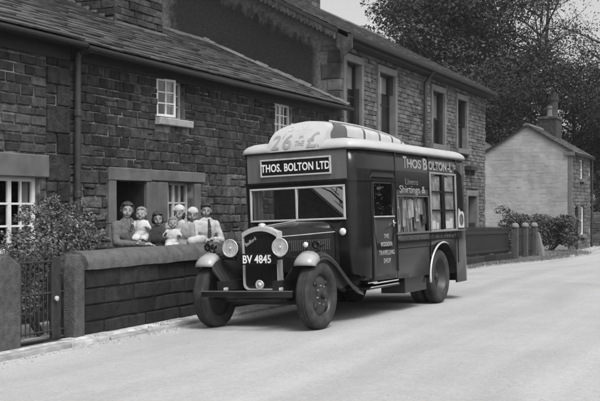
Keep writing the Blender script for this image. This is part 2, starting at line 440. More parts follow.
def road_mat():
    m = mat('worn_road', .35, .95, .06, .7, bump=.5, bscale=130, var2=.03, scale2=9)
    t = m.node_tree; n = t.nodes; L = t.links; p = n['Principled BSDF']
    src = p.inputs['Base Color'].links[0].from_socket
    tc = n.new('ShaderNodeTexCoord')
    mp = n.new('ShaderNodeMapping'); mp.inputs['Scale'].default_value = (1.1, .035, 1); L.new(tc.outputs['Object'], mp.inputs[0])
    no = n.new('ShaderNodeTexNoise'); no.inputs['Scale'].default_value = 1.6; no.inputs['Detail'].default_value = 4; L.new(mp.outputs[0], no.inputs['Vector'])
    r = n.new('ShaderNodeMapRange'); L.new(no.outputs[0], r.inputs[0]); r.inputs[1].default_value = .35; r.inputs[2].default_value = .65
    r.inputs[3].default_value = .93; r.inputs[4].default_value = 1.05
    fine = n.new('ShaderNodeTexNoise'); fine.inputs['Scale'].default_value = 38; fine.inputs['Detail'].default_value = 3; L.new(tc.outputs['Object'], fine.inputs['Vector'])
    rf = n.new('ShaderNodeMapRange'); L.new(fine.outputs[0], rf.inputs[0]); rf.inputs[1].default_value = .3; rf.inputs[2].default_value = .7
    rf.inputs[3].default_value = .9; rf.inputs[4].default_value = 1.08
    a = n.new('ShaderNodeMath'); a.operation = 'MULTIPLY'; L.new(src, a.inputs[0]); L.new(r.outputs[0], a.inputs[1])
    b = n.new('ShaderNodeMath'); b.operation = 'MULTIPLY'; L.new(a.outputs[0], b.inputs[0]); L.new(rf.outputs[0], b.inputs[1])
    # faint wheel tracks worn along the road, wandering a little
    sx = n.new('ShaderNodeSeparateXYZ'); L.new(tc.outputs['Object'], sx.inputs[0])
    wn = n.new('ShaderNodeTexNoise'); wn.inputs['Scale'].default_value = .12; L.new(tc.outputs['Object'], wn.inputs['Vector'])
    x1 = n.new('ShaderNodeMath'); x1.operation = 'MULTIPLY_ADD'; L.new(wn.outputs[0], x1.inputs[0]); x1.inputs[1].default_value = 2.2; L.new(sx.outputs[0], x1.inputs[2])
    x2 = n.new('ShaderNodeMath'); x2.operation = 'MULTIPLY'; L.new(x1.outputs[0], x2.inputs[0]); x2.inputs[1].default_value = 4.2
    x3 = n.new('ShaderNodeMath'); x3.operation = 'SINE'; L.new(x2.outputs[0], x3.inputs[0])
    x4 = n.new('ShaderNodeMapRange'); L.new(x3.outputs[0], x4.inputs[0]); x4.inputs[1].default_value = .2; x4.inputs[2].default_value = 1.; x4.inputs[3].default_value = 1.02; x4.inputs[4].default_value = .93
    pt = n.new('ShaderNodeTexNoise'); pt.inputs['Scale'].default_value = .55; pt.inputs['Detail'].default_value = 8; pt.inputs['Roughness'].default_value = .65; L.new(tc.outputs['Object'], pt.inputs['Vector'])
    pr = n.new('ShaderNodeMapRange'); L.new(pt.outputs[0], pr.inputs[0]); pr.inputs[1].default_value = .56; pr.inputs[2].default_value = .72; pr.inputs[3].default_value = 1.; pr.inputs[4].default_value = .92
    c1 = n.new('ShaderNodeMath'); c1.operation = 'MULTIPLY'; L.new(b.outputs[0], c1.inputs[0]); L.new(x4.outputs[0], c1.inputs[1])
    c2 = n.new('ShaderNodeMath'); c2.operation = 'MULTIPLY'; L.new(c1.outputs[0], c2.inputs[0]); L.new(pr.outputs[0], c2.inputs[1])
    L.new(c2.outputs[0], p.inputs['Base Color'])
    return m
M_road = road_mat()
M_verge = mat('gravelly_verge', .33, .95, .35, 9, bump=.8, bscale=40, var2=.3, scale2=1.5)
M_kerb = mat('kerb_stone', .3, .9, .3, 5, isl=.2, bump=.5, bscale=40)
M_ground = mat('yard_ground', .24, .95, .3, 2, bump=.5, bscale=20)

# ------------------------------------------------------------ ground, road, kerb, verge
def sheet(name, m, xs_of_y, ys, zf):
    mb = MB(); rows = [[(x, y, zf(x, y)) for x in xs_of_y(y)] for y in ys]
    k = len(rows[0])
    mb.add([p for r in rows for p in r], [(i*k+j, i*k+j+1, (i+1)*k+j+1, (i+1)*k+j) for i in range(len(rows)-1) for j in range(k-1)])
    return struct(mb.build(name, m, smooth=True))
YS = [-400, -150, -60, -30] + [-20+i for i in range(0, 90)] + [80, 95, 120, 180, 300, 600]
gx = [-500, -120, -50, -25, -12, -7.60, -7.55, 1.6, 1.65, 6, 30, 120, 500]
sheet('ground', M_ground, lambda y: gx, YS, lambda x, y: gz(y)+(-.35 if -7.57 < x < 1.62 else (-.12 if x < -7 else -.02)))
def rx(y):
    a = kx(y); return [a+(1.62-a)*i/22 for i in range(23)]
RY = [-60, -40, -30] + [-20+i for i in range(0, 90)] + [80, 95, 120]
sheet('road', M_road, rx, RY, lambda x, y: gz(y)+cz(x))
VY = [-60, -40] + [-20+i*.5 for i in range(0, 170)] + [80, 120]
vr = random.Random(3); vj = {y: vr.uniform(-.04, .04) for y in VY}
sheet('verge', M_verge, lambda y: [-7.9, -7.5, min(-7.34, kx(y)-.35), kx(y)-.17+vj[y]*.5, kx(y)-.07+vj[y]*.6], VY, lambda x, y: (gz(y)+cz(kx(y))-.02 if x > kx(y)-.12 else gz(y)-.02+.3*vj[y]*(x > -7.45)-(.01 if x < -7.6 else 0)))
mb = MB(); y = -20.
while y < 66:
    L_ = R.uniform(.55, .95) if y > 0 else 2.
    a, b = kx(y), kx(y+L_)
    z0, z1 = gz(y)+cz(a), gz(y+L_)+cz(b)
    h = .045+R.uniform(-.012, .012); j = R.uniform(-.015, .015); w = .12
    vs = [(a-w+j,y+.008,z0-.1),(a+.02+j,y+.008,z0-.1),(b+.02+j,y+L_-.008,z1-.1),(b-w+j,y+L_-.008,z1-.1),
          (a-w+j,y+.008,z0+h),(a-.005+j,y+.008,z0+h),(b-.005+j,y+L_-.008,z1+h),(b-w+j,y+L_-.008,z1+h)]
    mb.add(vs, [(0,3,2,1),(4,5,6,7),(0,1,5,4),(1,2,6,5),(2,3,7,6),(3,0,4,7)])
    y += L_
struct(mb.build('kerb', M_kerb, bevel=.012))
sheet('far_pavement', M_verge, lambda y: [1.6, 2.2, 3.4], RY, lambda x, y: gz(y)+.06)

# ------------------------------------------------------------ stone cottages of the terrace
def roof_pair(root, y0, y1, xe, ze, xr, zr, m, row, wid, over=.0, skip=None, thick=.1):
    mb = MB()
    S = V3((xr-xe, 0, zr-ze)); N = V3((zr-ze, 0, -(xr-xe))).normalized()
    slates(mb, (xe, y0, ze), (0,1,0), S, N, y1-y0, S.length, row, wid, skip=skip)
    r = mb.build('roof', m, root)
    u = MB()   # boarding under the slates, both slopes
    xb = 2*xr-xe
    for (xa, za) in ((xe, ze), (xb, ze)):
        a, b, c, d = (xa,y0,za-.01),(xa,y1,za-.01),(xr,y1,zr-.01),(xr,y0,zr-.01)
        u.add([a,b,c,d]+[(p[0],p[1],p[2]-thick) for p in (a,b,c,d)], [(0,1,2,3),(7,6,5,4),(0,4,5,1),(1,5,6,2),(2,6,7,3),(3,7,4,0)])
    u.build('boarding', M_under, r)
    bk = MB(); S2 = V3((xr-xb, 0, zr-ze)); N2 = V3((-(zr-ze), 0, xr-xb)).normalized()
    N2 = V3((-(zr-ze), 0, -(xb-xr))).normalized(); N2.z = abs(N2.z)
    bk.add([(xb,y0,ze+.02),(xb,y1,ze+.02),(xr,y1,zr+.02),(xr,y0,zr+.02)], [(0,1,2,3)])
    bk.build('rear_slope', m, r)
    rd = MB(); y = y0
    while y < y1:
        w = min(R.uniform(.4, .55), y1-y)
        rd.loft([[(xr+.17, yy, zr-.05),(xr+.13,yy,zr+.02),(xr+.03, yy, zr+.075),(xr-.03, yy, zr+.075),(xr-.13,yy,zr+.02),(xr-.17, yy, zr-.05)] for yy in (y+.004, y+w-.004)], cap=True)
        y += w
    rd.build('ridge_stones', m, r)
    return r
def shell(root, y0, y1, xf, xb, z0, ze, zr, m, gables=(True, True)):
    """rear wall, end walls up to the ridge, dark inner lining"""
    mb = MB(); xr = (xf+xb)/2
    for yy, s in ((y0, 1), (y1, -1)):
        pts = [(xb+.0,yy,z0),(xf-.05,yy,z0),(xf-.05,yy,ze),(xr,yy,zr-.12),(xb,yy,ze)]
        pi_ = [(p[0],yy+s*.25,p[2]) for p in pts]
        mb.add(pts+pi_, [(0,1,2,3,4),(9,8,7,6,5),(0,5,6,1),(1,6,7,2),(2,7,8,3),(3,8,9,4),(4,9,5,0)])
    each(mb, 'end_wall', m, root)
    mb = MB(); mb.box(xb, xb+.25, y0+.25, y1-.25, z0, ze); mb.build('rear_wall', m, root)
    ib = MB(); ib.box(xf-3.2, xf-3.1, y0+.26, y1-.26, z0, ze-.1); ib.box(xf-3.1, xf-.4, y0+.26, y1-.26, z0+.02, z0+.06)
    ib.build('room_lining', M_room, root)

XH = -9.4
EZ, EX, RX, RZ = 3.9, -9.12, -13.15, 5.74
# --- cottage at the left edge of the picture
ca = thing('stone_cottage', 'sooty stone terraced cottage with a wide white small-paned window under a pale lintel', 'house', (-11.5, 9.6, -.05))
pl = front(XH)
wA = (9.72, 11.2, .88, 1.93)
opsA = [wA]
lin = (9.45, 11.36, 1.93, 2.25); quo = (11.33, 11.84, -.1, 3.8)
mb = MB(); slab(mb, pl, 8.2, 11.845, -.15, 3.95, opsA, n1=-.004); w_ = mb.build('mortar_bed', M_mortar, ca)
mb = MB(); masonry(mb, pl, 8.2, 11.33, -.1, 3.78, [(wA[0]-.0, wA[1]+.0, wA[2]-.16, wA[3]), lin], (.115,.15), (.17,.36), d=(.006,.028), gap=.024, jit=.009, bev=.010)
mb.build('stone_facing', M_stoneA, ca)
mb = MB(); z = -.1; k = 0
while z < 3.75:
    h = R.choice((.22, .26, .4, .3)); h = min(h, 3.8-z)
    wq = .5 if k % 2 else .27
    block(mb, pl, 11.84-wq, 11.84, z+.008, z+h-.008, .035, .012, .004)
    if wq < .4: masonry(mb, pl, 11.33, 11.84-wq-.01, z, z+h, [], (h*.45,h*.55), (.15,.25), d=(0,.03), gap=.02)
    z += h; k += 1
mb.build('quoins', M_stoneB, ca)
mb = MB(); block(mb, pl, *lin, .05, .015, .004); mb.build('lintel', M_ashlar, ca)
mb = MB(); block(mb, pl, wA[0]-.1, wA[1]+.1, wA[2]-.16, wA[2], .09, .01, .003, base=-.2); mb.build('window_sill', M_ashlar, ca)
window(ca, pl, *wA, 6, 3, M_white, fw=.06, mw=.028, rec=.08, heavy=(2, 4), curtain=[(.0,.12),(.38,.5),(.86,1.)])
mb = MB(); pbox(mb, pl, 8.2, 11.84, 3.66, 3.9, .0, .05); mb.build('eaves_board', M_dkpaint, ca)
shell(ca, 8.0, 11.84, XH, -16.9, -.15, 3.9, RZ-.05, M_stoneB)
roof_pair(ca, 7.9, 11.845, EX, EZ+.03, RX, RZ+.03, M_slate, .25, (.22,.55))
mb = MB(); mb.tube([(EX+.05, 7.9, 3.86), (EX+.05, 11.845, 3.87)], .042, 10); mb.build('gutter', M_dkpaint, ca)

# --- middle cottage with the open door
cb = thing('stone_cottage', 'blackened stone terraced cottage with an open doorway, small upper casements and a big chimney stack', 'house', (-11.5, 16.9, -.05))
dr = (12.98, 13.83, -.12, 1.935); w1 = (14.45, 15.33, .92, 1.95); uw = (14.17, 15.06, 3.03, 3.70); uw2 = (18.56, 19.4, 3.03, 3.70)
ops = [dr, w1, uw, uw2]
sur = [(12.77, 15.70, 1.93, 2.14), (12.77, 12.99, -.1, 1.94), (13.82, 14.46, -.1, 1.94), (15.32, 15.56, .75, 1.94), (14.4, 15.4, .78, .93), (14.10, 15.2, 2.88, 3.04), (18.5, 19.46, 2.88, 3.04)]
mb = MB(); slab(mb, pl, 11.855, 22.0, -.15, 3.95, ops, n1=-.004); mb.build('mortar_bed', M_mortar, cb)
mb = MB()
masonry(mb, pl, 11.86, 12.77, -.1, 2.14, ops+sur, (.12,.21), (.17,.5), d=(.008,.034), gap=.026, jit=.015, bev=.012)
mb.build('lower_stone_facing', M_stoneL, cb); mb = MB()
masonry(mb, pl, 12.77, 22.0, -.1, 2.14, ops+sur, (.12,.21), (.17,.5), d=(.008,.034), gap=.026, jit=.015, bev=.012)
mb.build('lower_stone_facing', M_stoneL, cb); mb = MB()
masonry(mb, pl, 11.86, 22.0, 2.14, 3.78, ops+sur, (.11,.18), (.15,.34), d=(.006,.028), gap=.02, jit=.010, bev=.010)
mb.build('stone_facing', M_stoneB, cb)
mb = MB()
block(mb, pl, 12.78, 13.95, 1.935, 2.14, .045, .012, .004); block(mb, pl, 13.96, 15.69, 1.955, 2.14, .04, .012, .004)
for (a, b, n0) in ((12.79, 12.985, 3), (13.83, 14.14, 2), (14.15, 14.45, 3), (15.33, 15.55, 2)):
    z = -.1
    for i in range(n0):
        h = (1.935+.1)/n0; block(mb, pl, a, b, z+.003, z+h-.003, .04, .01, .003); z += h
mb.build('door_and_window_surround', M_ashlar, cb)
mb = MB(); block(mb, pl, 14.40, 15.38, .8, .92, .1, .01, .003, base=-.2); mb.build('window_sill', M_ashlar, cb)
mb = MB(); block(mb, pl, 14.12, 15.2, 2.91, 3.03, .1, .014, .006, base=-.2); mb.build('window_sill', M_sill, cb)
mb = MB(); block(mb, pl, 18.5, 19.46, 2.91, 3.03, .1, .014, .006, base=-.2); mb.build('window_sill', M_sill, cb)
window(cb, pl, *w1, 4, 3, M_offwhite, fw=.05, mw=.028, rec=.12, curtain=[(.33,.98)], heavy=(1, 2))
w_ = window(cb, pl, 14.6, 15.06, *uw[2:], 2, 3, M_offwhite, fw=.045, mw=.022, rec=.1, curtain=[(.0,1.)])
# opened casement leaf, swung out on its hinges
ang = radians(24); hinge = pl(14.17, 0, -.05)
pc = PL(hinge-V3((sin(ang)*0,0,0)), (sin(ang)*.55, cos(ang), 0), (cos(ang), -sin(ang)*.55, 0))
window(cb, pc, 0., .47, uw[2]+.02, uw[3]-.01, 2, 3, M_white, fw=.04, mw=.022, rec=-.06, name='open_casement')
window(cb, pl, *uw2, 4, 3, M_white, fw=.045, mw=.024, rec=.08, heavy=(2,), curtain=[(0, .5)])
mb = MB(); a = radians(78)   # door leaf opened inwards
p0 = pl(13.822, 0, -.02); q = V3((-sin(a), -cos(a), 0)); t_ = V3((cos(a), -sin(a), 0))*.04
for (v0, v1, s0, s1, e) in ((-.02, 1.9, 0, .82, 0), (.2, .8, .12, .7, .012), (1.0, 1.7, .12, .7, .012)):
    A = p0+q*s0; B = p0+q*s1; n_ = t_*(1+e*20)
    mb.add([A+V3((0,0,v0)), B+V3((0,0,v0)), B+V3((0,0,v1)), A+V3((0,0,v1)), A+n_+V3((0,0,v0)), B+n_+V3((0,0,v0)), B+n_+V3((0,0,v1)), A+n_+V3((0,0,v1))],
           [(3,2,1,0),(4,5,6,7),(0,1,5,4),(1,2,6,5),(2,3,7,6),(3,0,4,7)])
mb.build('door', M_dkpaint, cb)
mb = MB(); pbox(mb, pl, 12.8, 14.0, -.12, .06, -.35, .25); mb.build('doorstep', M_ashlar, cb)
mb = MB(); pbox(mb, pl, 11.86, 22.0, 3.68, 3.9, .0, .045); mb.build('eaves_board', M_dkpaint, cb)
shell(cb, 11.86, 21.99, XH, -16.9, -.15, 3.9, RZ-.08, M_stoneB)
CH = (-13.9, -12.02, 16.62, 18.35)
rf = roof_pair(cb, 11.852, 22.0, EX, EZ, RX, RZ, M_slate, .24, (.2,.5), skip=lambda p: CH[0] < p.x < CH[1]-.05 and CH[2] < p.y < CH[3])
mb = MB(); pts = [(EX+.06, 11.86, 3.84), (EX+.06, 16, 3.80), (EX+.06, 22.0, 3.84)]; mb.tube(pts, .042, 10)
mb.build('gutter', M_dkpaint, cb)
mb = MB(); mb.tube([(EX+.06, 11.93, 3.83), (XH+.14, 11.93, 3.8), (XH+.1, 11.93, 3.7), (XH+.1, 11.93, -.02)], .05, 10)
for z in (.5, 1.7, 2.9): mb.lathe([(.062,-.05),(.066,-.03),(.066,.03),(.062,.05)], (XH+.1, 11.93, z), n=10)
mb.build('drainpipe', M_iron, cb)
ch = MB(); ch.box(CH[0]+.03, CH[1]-.03, CH[2]+.03, CH[3]-.03, 4.9, 7.8)
cs = ch.build('chimney', M_mortar2, rf)
mb = MB()
masonry(mb, gable(CH[2]), CH[0], CH[1], 5.0, 7.7, [], (.13,.2), (.2,.5), gap=.012, bev=.014)
masonry(mb, front(CH[1]), CH[2], CH[3], 5.0, 7.7, [], (.13,.2), (.2,.5), gap=.012, bev=.014)
mb.build('stone_facing', M_stoneB, cs)
mb = MB(); mb.box(CH[0]-.08, CH[1]+.08, CH[2]-.08, CH[3]+.08, 7.7, 7.86); mb.build('cap', M_stoneB, cs)
mb = MB()
for yy in (17.4, 17.85, 18.3): mb.lathe([(.15,0),(.13,.1),(.12,.5),(.15,.52),(.15,.58),(.1,.58)], (-13.15, yy, 7.86), n=16)
each(mb, 'chimney_pot', M_ashlar, cs)
mb = MB()   # lead flashing where stack and slates meet
sl_ = (RZ-EZ)/(EX-RX); zr = lambda x: EZ+(EX-x)*sl_
for s in range(6):
    x0 = CH[1]-.05-s*.2; mb.box(x0-.19, x0, CH[2]-.05, CH[2]-.005, zr(x0)-.02, zr(x0)+.1)
mb.box(CH[1]+.005, CH[1]+.09, CH[2]-.04, CH[3]+.03, zr(CH[1])-.04, zr(CH[1])+.035)
mb.build('flashing', M_ashlar, cs)
mb = MB()   # mortar fillet along the higher gable
for i in range(24):
    t0, t1 = i/24, (i+1)/24
    x0, x1 = EX+(RX-EX)*t0, EX+(RX-EX)*t1; j = R.uniform(.03, .08)
    mb.add([(x0,21.86,zr(x0)+.045),(x1,21.86,zr(x1)+.045),(x1,22.0,zr(x1)+j+.05),(x0,22.0,zr(x0)+j+.05),(x0,22.0,zr(x0)),(x1,22.0,zr(x1))], [(0,1,2,3),(0,4,5,1)])
mb.build('verge_fillet', M_ashlar, rf)

# ------------------------------------------------------------ tall stone house with sash windows
hb = thing('tall_stone_house', 'tall two storey stone house with stained rendered gable, scalloped bargeboard and high sash windows', 'house', (-13.4, 28.6, -.2))
Y0, Y1, EZ2, EX2, RX2, RZ2 = 22.02, 35.3, 5.62, -9.08, -13.4, 7.92
sw = [(22.3, 23.32), (24.6, 25.78), (29.12, 30.3), (31.74, 32.8)]
lw = [(24.66, 25.72, .7, 2.3), (29.2, 30.2, .7, 2.3)]
door2 = (32.95, 34.05, -.2, 1.9)
ops2 = [(a, b, 3.45, 5.08) for a, b in sw]+lw+[door2]
su2 = [(a-.15, b+.15, 3.28, 5.27) for a, b in sw]+[(a-.18, b+.18, c-.15, d+.2) for a, b, c, d in lw]+[(door2[0]-.18, door2[1]+.2, -.3, 2.12)]
mb = MB(); slab(mb, pl, Y0, Y1, -.35, EZ2+.05, ops2, n0=-.4, n1=-.03); mb.build('mortar_bed', M_mortar2, hb)
mb = MB(); masonry(mb, pl, Y0+.42, Y1, -.3, EZ2-.2, su2, (.085,.14), (.16,.42), d=(-.015,.02), gap=.01, bev=.012, jit=.007)
mb.build('stone_facing', M_stone2, hb)
mb = MB(); z = -.3; k = 0
while z < EZ2-.25:
    h = R.uniform(.28, .4); h = min(h, EZ2-.2-z); wq = .6 if k % 2 else .36
    c0 = (.4 if k % 2 == 0 else .62)
    block(mb, pl, Y0-.012, Y0+.42, z+.006, z+h-.006, .02, .012, .003)
    block(mb, gable(Y0), XH-c0*.8, XH+.018, z+.006, z+h-.006, .02, .014, .012)
    z += h; k += 1
mb.build('quoins', mat('quoin_stone', .07, .92, .4, 6, isl=.5, bump=.6, var2=.3, scale2=2), hb)
for i, (a, b) in enumerate(sw):
    mb = MB()
    for (u0, u1, v0, v1) in ((a-.14, a, 3.45, 5.08), (b, b+.14, 3.45, 5.08), (a-.14, b+.14, 5.082, 5.26), ):
        block(mb, pl, u0, u1, v0, v1, .05, .012, .002, base=-.24)
    mb.build('window_surround', M_ashlar2, hb)
    mb = MB(); block(mb, pl, a-.24, b+.24, 3.29, 3.448, .13, .012, .002, base=-.2); mb.build('window_sill', M_ashlar2, hb)
    w_ = window(hb, pl, a, b, 3.45, 5.08, 1, 2, M_dkpaint, fw=.06, mw=.05, rec=.13, blind=(.36,.28,.5,.0)[i], curtain=[(0,.35)] if i in (0,1,2) else None)
for (a, b, c, d) in lw:
    mb = MB()
    for (u0, u1, v0, v1) in ((a-.17, a, c, d), (b, b+.17, c, d), (a-.17, b+.17, d+.002, d+.19), (a-.2, b+.2, c-.14, c-.002)):
        block(mb, pl, u0, u1, v0, v1, .05, .012, .002, base=-.24)
    mb.build('window_surround', M_ashlar2, hb)
    window(hb, pl, a, b, c, d, 1, 2, M_dkpaint, fw=.07, mw=.06, rec=.24, curtain=[(0,.3),(.7,1)])
mb = MB()
for (u0, u1, v0, v1) in ((door2[0]-.17, door2[0], -.3, 1.9), (door2[1], door2[1]+.19, -.3, 1.9), (door2[0]-.17, door2[1]+.19, 1.902, 2.1)):
    block(mb, pl, u0, u1, v0, v1, .05, .012, .002, base=-.24)
mb.build('door_surround', M_ashlar2, hb)
mb = MB(); pbox(mb, pl, door2[0], door2[1], -.28, 1.9, -.36, -.3); pbox(mb, pl, door2[0]+.12, door2[1]-.12, .9, 1.75, -.31, -.285); pbox(mb, pl, door2[0]+.12, door2[1]-.12, 0, .75, -.31, -.285)
mb.build('door', M_dkpaint, hb)
mb = MB(); pbox(mb, pl, 32.6, 33.5, 2.78, 2.92, -.1, .24); pbox(mb, pl, 32.7, 32.82, 2.62, 2.78, -.1, .16); pbox(mb, pl, 33.28, 33.4, 2.62, 2.78, -.1, .16); mb.build('stone_bracket', M_stoneB, hb)
# gable (render), rear, far end
xb2 = 2*RX2-EX2; zl = lambda x: EZ2-.02+(EX2-x)*(RZ2-EZ2)/(EX2-RX2)
mb = MB()
for yy, s in ((Y0, 1), (Y1, -1)):
    pts = [(xb2+.3,yy,-.35),(XH-.03,yy,-.35),(XH-.03,yy,zl(XH)-.12),(RX2,yy,RZ2-.14),(xb2+.3,yy,zl(XH)-.12)]
    q_ = [(p[0],yy+s*.3,p[2]) for p in pts]
    mb.add(pts+q_, [(0,1,2,3,4),(9,8,7,6,5),(0,5,6,1),(1,6,7,2),(2,7,8,3),(3,8,9,4),(4,9,5,0)])
for ho in each(mb, 'gable_wall', M_stain, hb):
    ho.data.transform(Matrix.Translation(V3(ORG[hb])-V3((XH, Y0, 4.6)))); ho.location = V3((XH, Y0, 4.6))-hb.location; ORG[ho] = V3((XH, Y0, 4.6))
mb = MB(); mb.box(xb2+.3, xb2+.55, Y0+.3, Y1-.3, -.35, EZ2+.1); mb.build('rear_walls', M_stone2, hb)
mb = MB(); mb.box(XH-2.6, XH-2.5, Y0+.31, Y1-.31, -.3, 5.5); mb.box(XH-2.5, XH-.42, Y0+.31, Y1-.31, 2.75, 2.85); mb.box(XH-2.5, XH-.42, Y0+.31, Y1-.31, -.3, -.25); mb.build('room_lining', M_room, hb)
rf2 = roof_pair(hb, Y0-.28, Y1+.12, EX2, EZ2, RX2, RZ2, M_slate_far, .23, (.22,.4))
mb = MB(); mb.box(EX2-.0, EX2+.13, Y0-.2, Y1+.1, EZ2-.13, EZ2-.0); mb.build('gutter', M_dkpaint, hb, bevel=.03)
mb = MB(); mb.box(XH, EX2-.01, Y0-.0, Y1, EZ2-.2, EZ2-.12); mb.build('soffit', M_under, hb)
mb = MB(); mb.tube([(EX2+.06, 28.12, EZ2-.1), (XH+.12, 28.12, EZ2-.45), (XH+.1, 28.12, -.2)], .055, 10); mb.build('drainpipe', M_iron, hb)
# scalloped bargeboard on the near gable
mb = MB(); yb = Y0-.27; n = 40
for i in range(n):
    x0, x1 = EX2+.02+(RX2-EX2)*i/n, EX2+.02+(RX2-EX2)*(i+1)/n
    m_ = 6
    for j in range(m_):
        a0, a1 = j/m_, (j+1)/m_
        xa, xb_ = x0+(x1-x0)*a0, x0+(x1-x0)*a1
        da, db = .22+.06*sin(pi*a0), .22+.06*sin(pi*a1)
        za, zb = zl(xa)+.0, zl(xb_)+.0
        P = [(xa,za),(xb_,zb),(xb_,zb-db),(xa,za-da)]
        mb.add([(x,yb,z) for x,z in P]+[(x,yb+.05,z) for x,z in P], [(0,1,2,3),(7,6,5,4),(0,4,5,1),(2,6,7,3)])
mb.add([(EX2+.1,yb-.01,zl(EX2)-.03),(EX2-.25,yb-.01,zl(EX2-.25)),(EX2-.3,yb-.01,zl(EX2-.3)-.42),(EX2-.1,yb-.01,zl(EX2)-.5),(EX2+.1,yb-.01,zl(EX2)-.34)]+
       [(EX2+.1,yb+.06,zl(EX2)-.03),(EX2-.25,yb+.06,zl(EX2-.25)),(EX2-.3,yb+.06,zl(EX2-.3)-.42),(EX2-.1,yb+.06,zl(EX2)-.5),(EX2+.1,yb+.06,zl(EX2)-.34)],
       [(0,1,2,3,4),(9,8,7,6,5),(0,5,6,1),(1,6,7,2),(2,7,8,3),(3,8,9,4),(4,9,5,0)])
mb.build('bargeboard', M_stoneA, rf2)
ch = MB(); ch.box(-13.85, -12.95, 27.4, 28.75, 7.2, 9.3); cs = ch.build('chimney', M_mortar2, rf2)
mb = MB(); masonry(mb, gable(27.4), -13.85, -12.95, 7.3, 9.2, [], (.12,.18), (.2,.45)); masonry(mb, front(-12.95), 27.4, 28.75, 7.3, 9.2, [], (.12,.18), (.2,.45)); mb.build('stone_facing', M_stone2, cs)
mb = MB(); mb.box(-13.95, -12.85, 27.3, 28.85, 9.2, 9.36); mb.build('cap', M_stone2, cs)

# ------------------------------------------------------------ gabled cottage at the far bend
hc = thing('gabled_cottage', 'small far cottage with a blank pale rendered gable and two chimney pots', 'house', (-9.65, 45.2, -.31))
XC, XCb, YC, YC1 = -7.73, -11.55, 43.0, 47.6
EZ3, RZ3, XR3 = 3.85, 5.02, -9.64
plc = front(XC)
cd = (43.72, 44.85, -.3, 1.5); cu1 = (45.55, 46.45, 2.75, 3.62); cu2 = (45.55, 46.45, .35, 1.5)
cd = (43.75, 44.55, -.33, 1.55); cu1 = (44.9, 45.75, 2.78, 3.62); cu2 = (45.1, 45.95, .32, 1.55)
mb = MB(); slab(mb, plc, YC, YC1, -.4, EZ3, [cd, cu1, cu2]); mb.build('mortar_bed', M_mortar2, hc)
mb = MB(); masonry(mb, plc, YC+.0, YC1, -.36, EZ3-.05, [(a-.0, b+.0, c-.12, d) for a, b, c, d in (cd, cu1, cu2)], (.13,.2), (.25,.5), gap=.012); mb.build('stone_facing', M_stone2, hc)
mb = MB()
for (a, b, c, d) in (cu1, cu2): block(mb, plc, a-.1, b+.1, c-.13, c, .12, .01, .003, base=-.2)
each(mb, 'window_sill', M_ashlar2, hc)
for w_ in (cu1, cu2): window(hc, plc, *w_, 1, 2, M_white, fw=.06, mw=.05, rec=.06, curtain=[(0,.4)])
mb = MB(); pbox(mb, plc, cd[0], cd[1], cd[2], cd[3], -.25, -.2); pbox(mb, plc, cd[0]+.1, cd[1]-.1, .6, 1.4, -.21, -.185); pbox(mb, plc, cd[0]+.1, cd[1]-.1, -.2, .5, -.21, -.185); mb.build('door', M_dkpaint, hc)
mb = MB()
for yy, s in ((YC, 1), (YC1, -1)):
    pts = [(XCb,yy,-.4),(XC-.01,yy,-.4),(XC-.01,yy,EZ3),(XR3,yy,RZ3-.03),(XCb,yy,EZ3)]
    q_ = [(p[0],yy+s*.3,p[2]) for p in pts]
    mb.add(pts+q_, [(0,1,2,3,4),(9,8,7,6,5),(0,5,6,1),(1,6,7,2),(2,7,8,3),(3,8,9,4),(4,9,5,0)])
each(mb, 'gable_wall', M_render, hc)
mb = MB(); masonry(mb, gable(YC), XCb+.0, XC-.17, -.35, RZ3-.1, [], (.12,.17), (.2,.5), d=(.0,.0035), gap=.0, bev=.005, jit=.008, top=lambda u: EZ3+(RZ3-EZ3)*(1-abs(u-XR3)/(XC-XR3))-.05)
mb.build('whitewashed_stonework', M_render, hc)
mb = MB(); mb.box(XCb, XCb+.25, YC+.3, YC1-.3, -.4, EZ3); mb.build('rear_walls', M_render, hc)
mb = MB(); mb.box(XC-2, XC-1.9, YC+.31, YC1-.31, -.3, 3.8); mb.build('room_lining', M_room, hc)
mb = MB(); block(mb, gable(YC), XC-.16, XC+.01, -.35, EZ3-.12, .02, .01, .003); block(mb, gable(YC), XC-.3, XC+.14, EZ3-.14, EZ3+.02, .1, .01, .003); mb.build('corner_stones', M_ashlar2, hc)
rf3 = roof_pair(hc, YC-.1, YC1+.1, XC+.14, EZ3-.02, XR3, RZ3+.06, M_slate_far, .22, (.25,.4), thick=.07)
mb = MB(); mb.box(XC+.12, XC+.22, YC-.1, YC1+.1, EZ3-.12, EZ3-.02); mb.build('gutter', M_dkpaint, hc)
mb = MB(); mb.tube([(XC+.1, YC1-.05, EZ3-.1), (XC+.08, YC1-.05, -.3)], .045, 8); mb.build('drainpipe', M_iron, hc)
ch = MB(); ch.box(-9.75, -8.95, 45.85, 47.2, 4.2, 5.55); ch.box(-9.8, -8.9, 45.8, 47.25, 5.55, 5.66); cs = ch.build('chimney', M_stoneA, rf3, bevel=.01)
def pot(cx, cy, z, h, r, m):
    p = MB(); p.lathe([(r*1.15,0),(r*1.2,.06),(r,.1),(r*.95,h*.7),(r*1.15,h*.72),(r*1.18,h*.8),(r*1.0,h*.84),(r*1.05,h*.97),(r*1.12,h),(r*.7,h),(r*.7,h*.8)], (cx,cy,z), n=18)
    p.build('chimney_pot', m, cs, smooth=True, angle=40)
pot(-9.3, 46.15, 5.66, .52, .12, M_ashlar2)
pot(-9.25, 46.85, 5.66, 1.12, .19, M_stoneA)

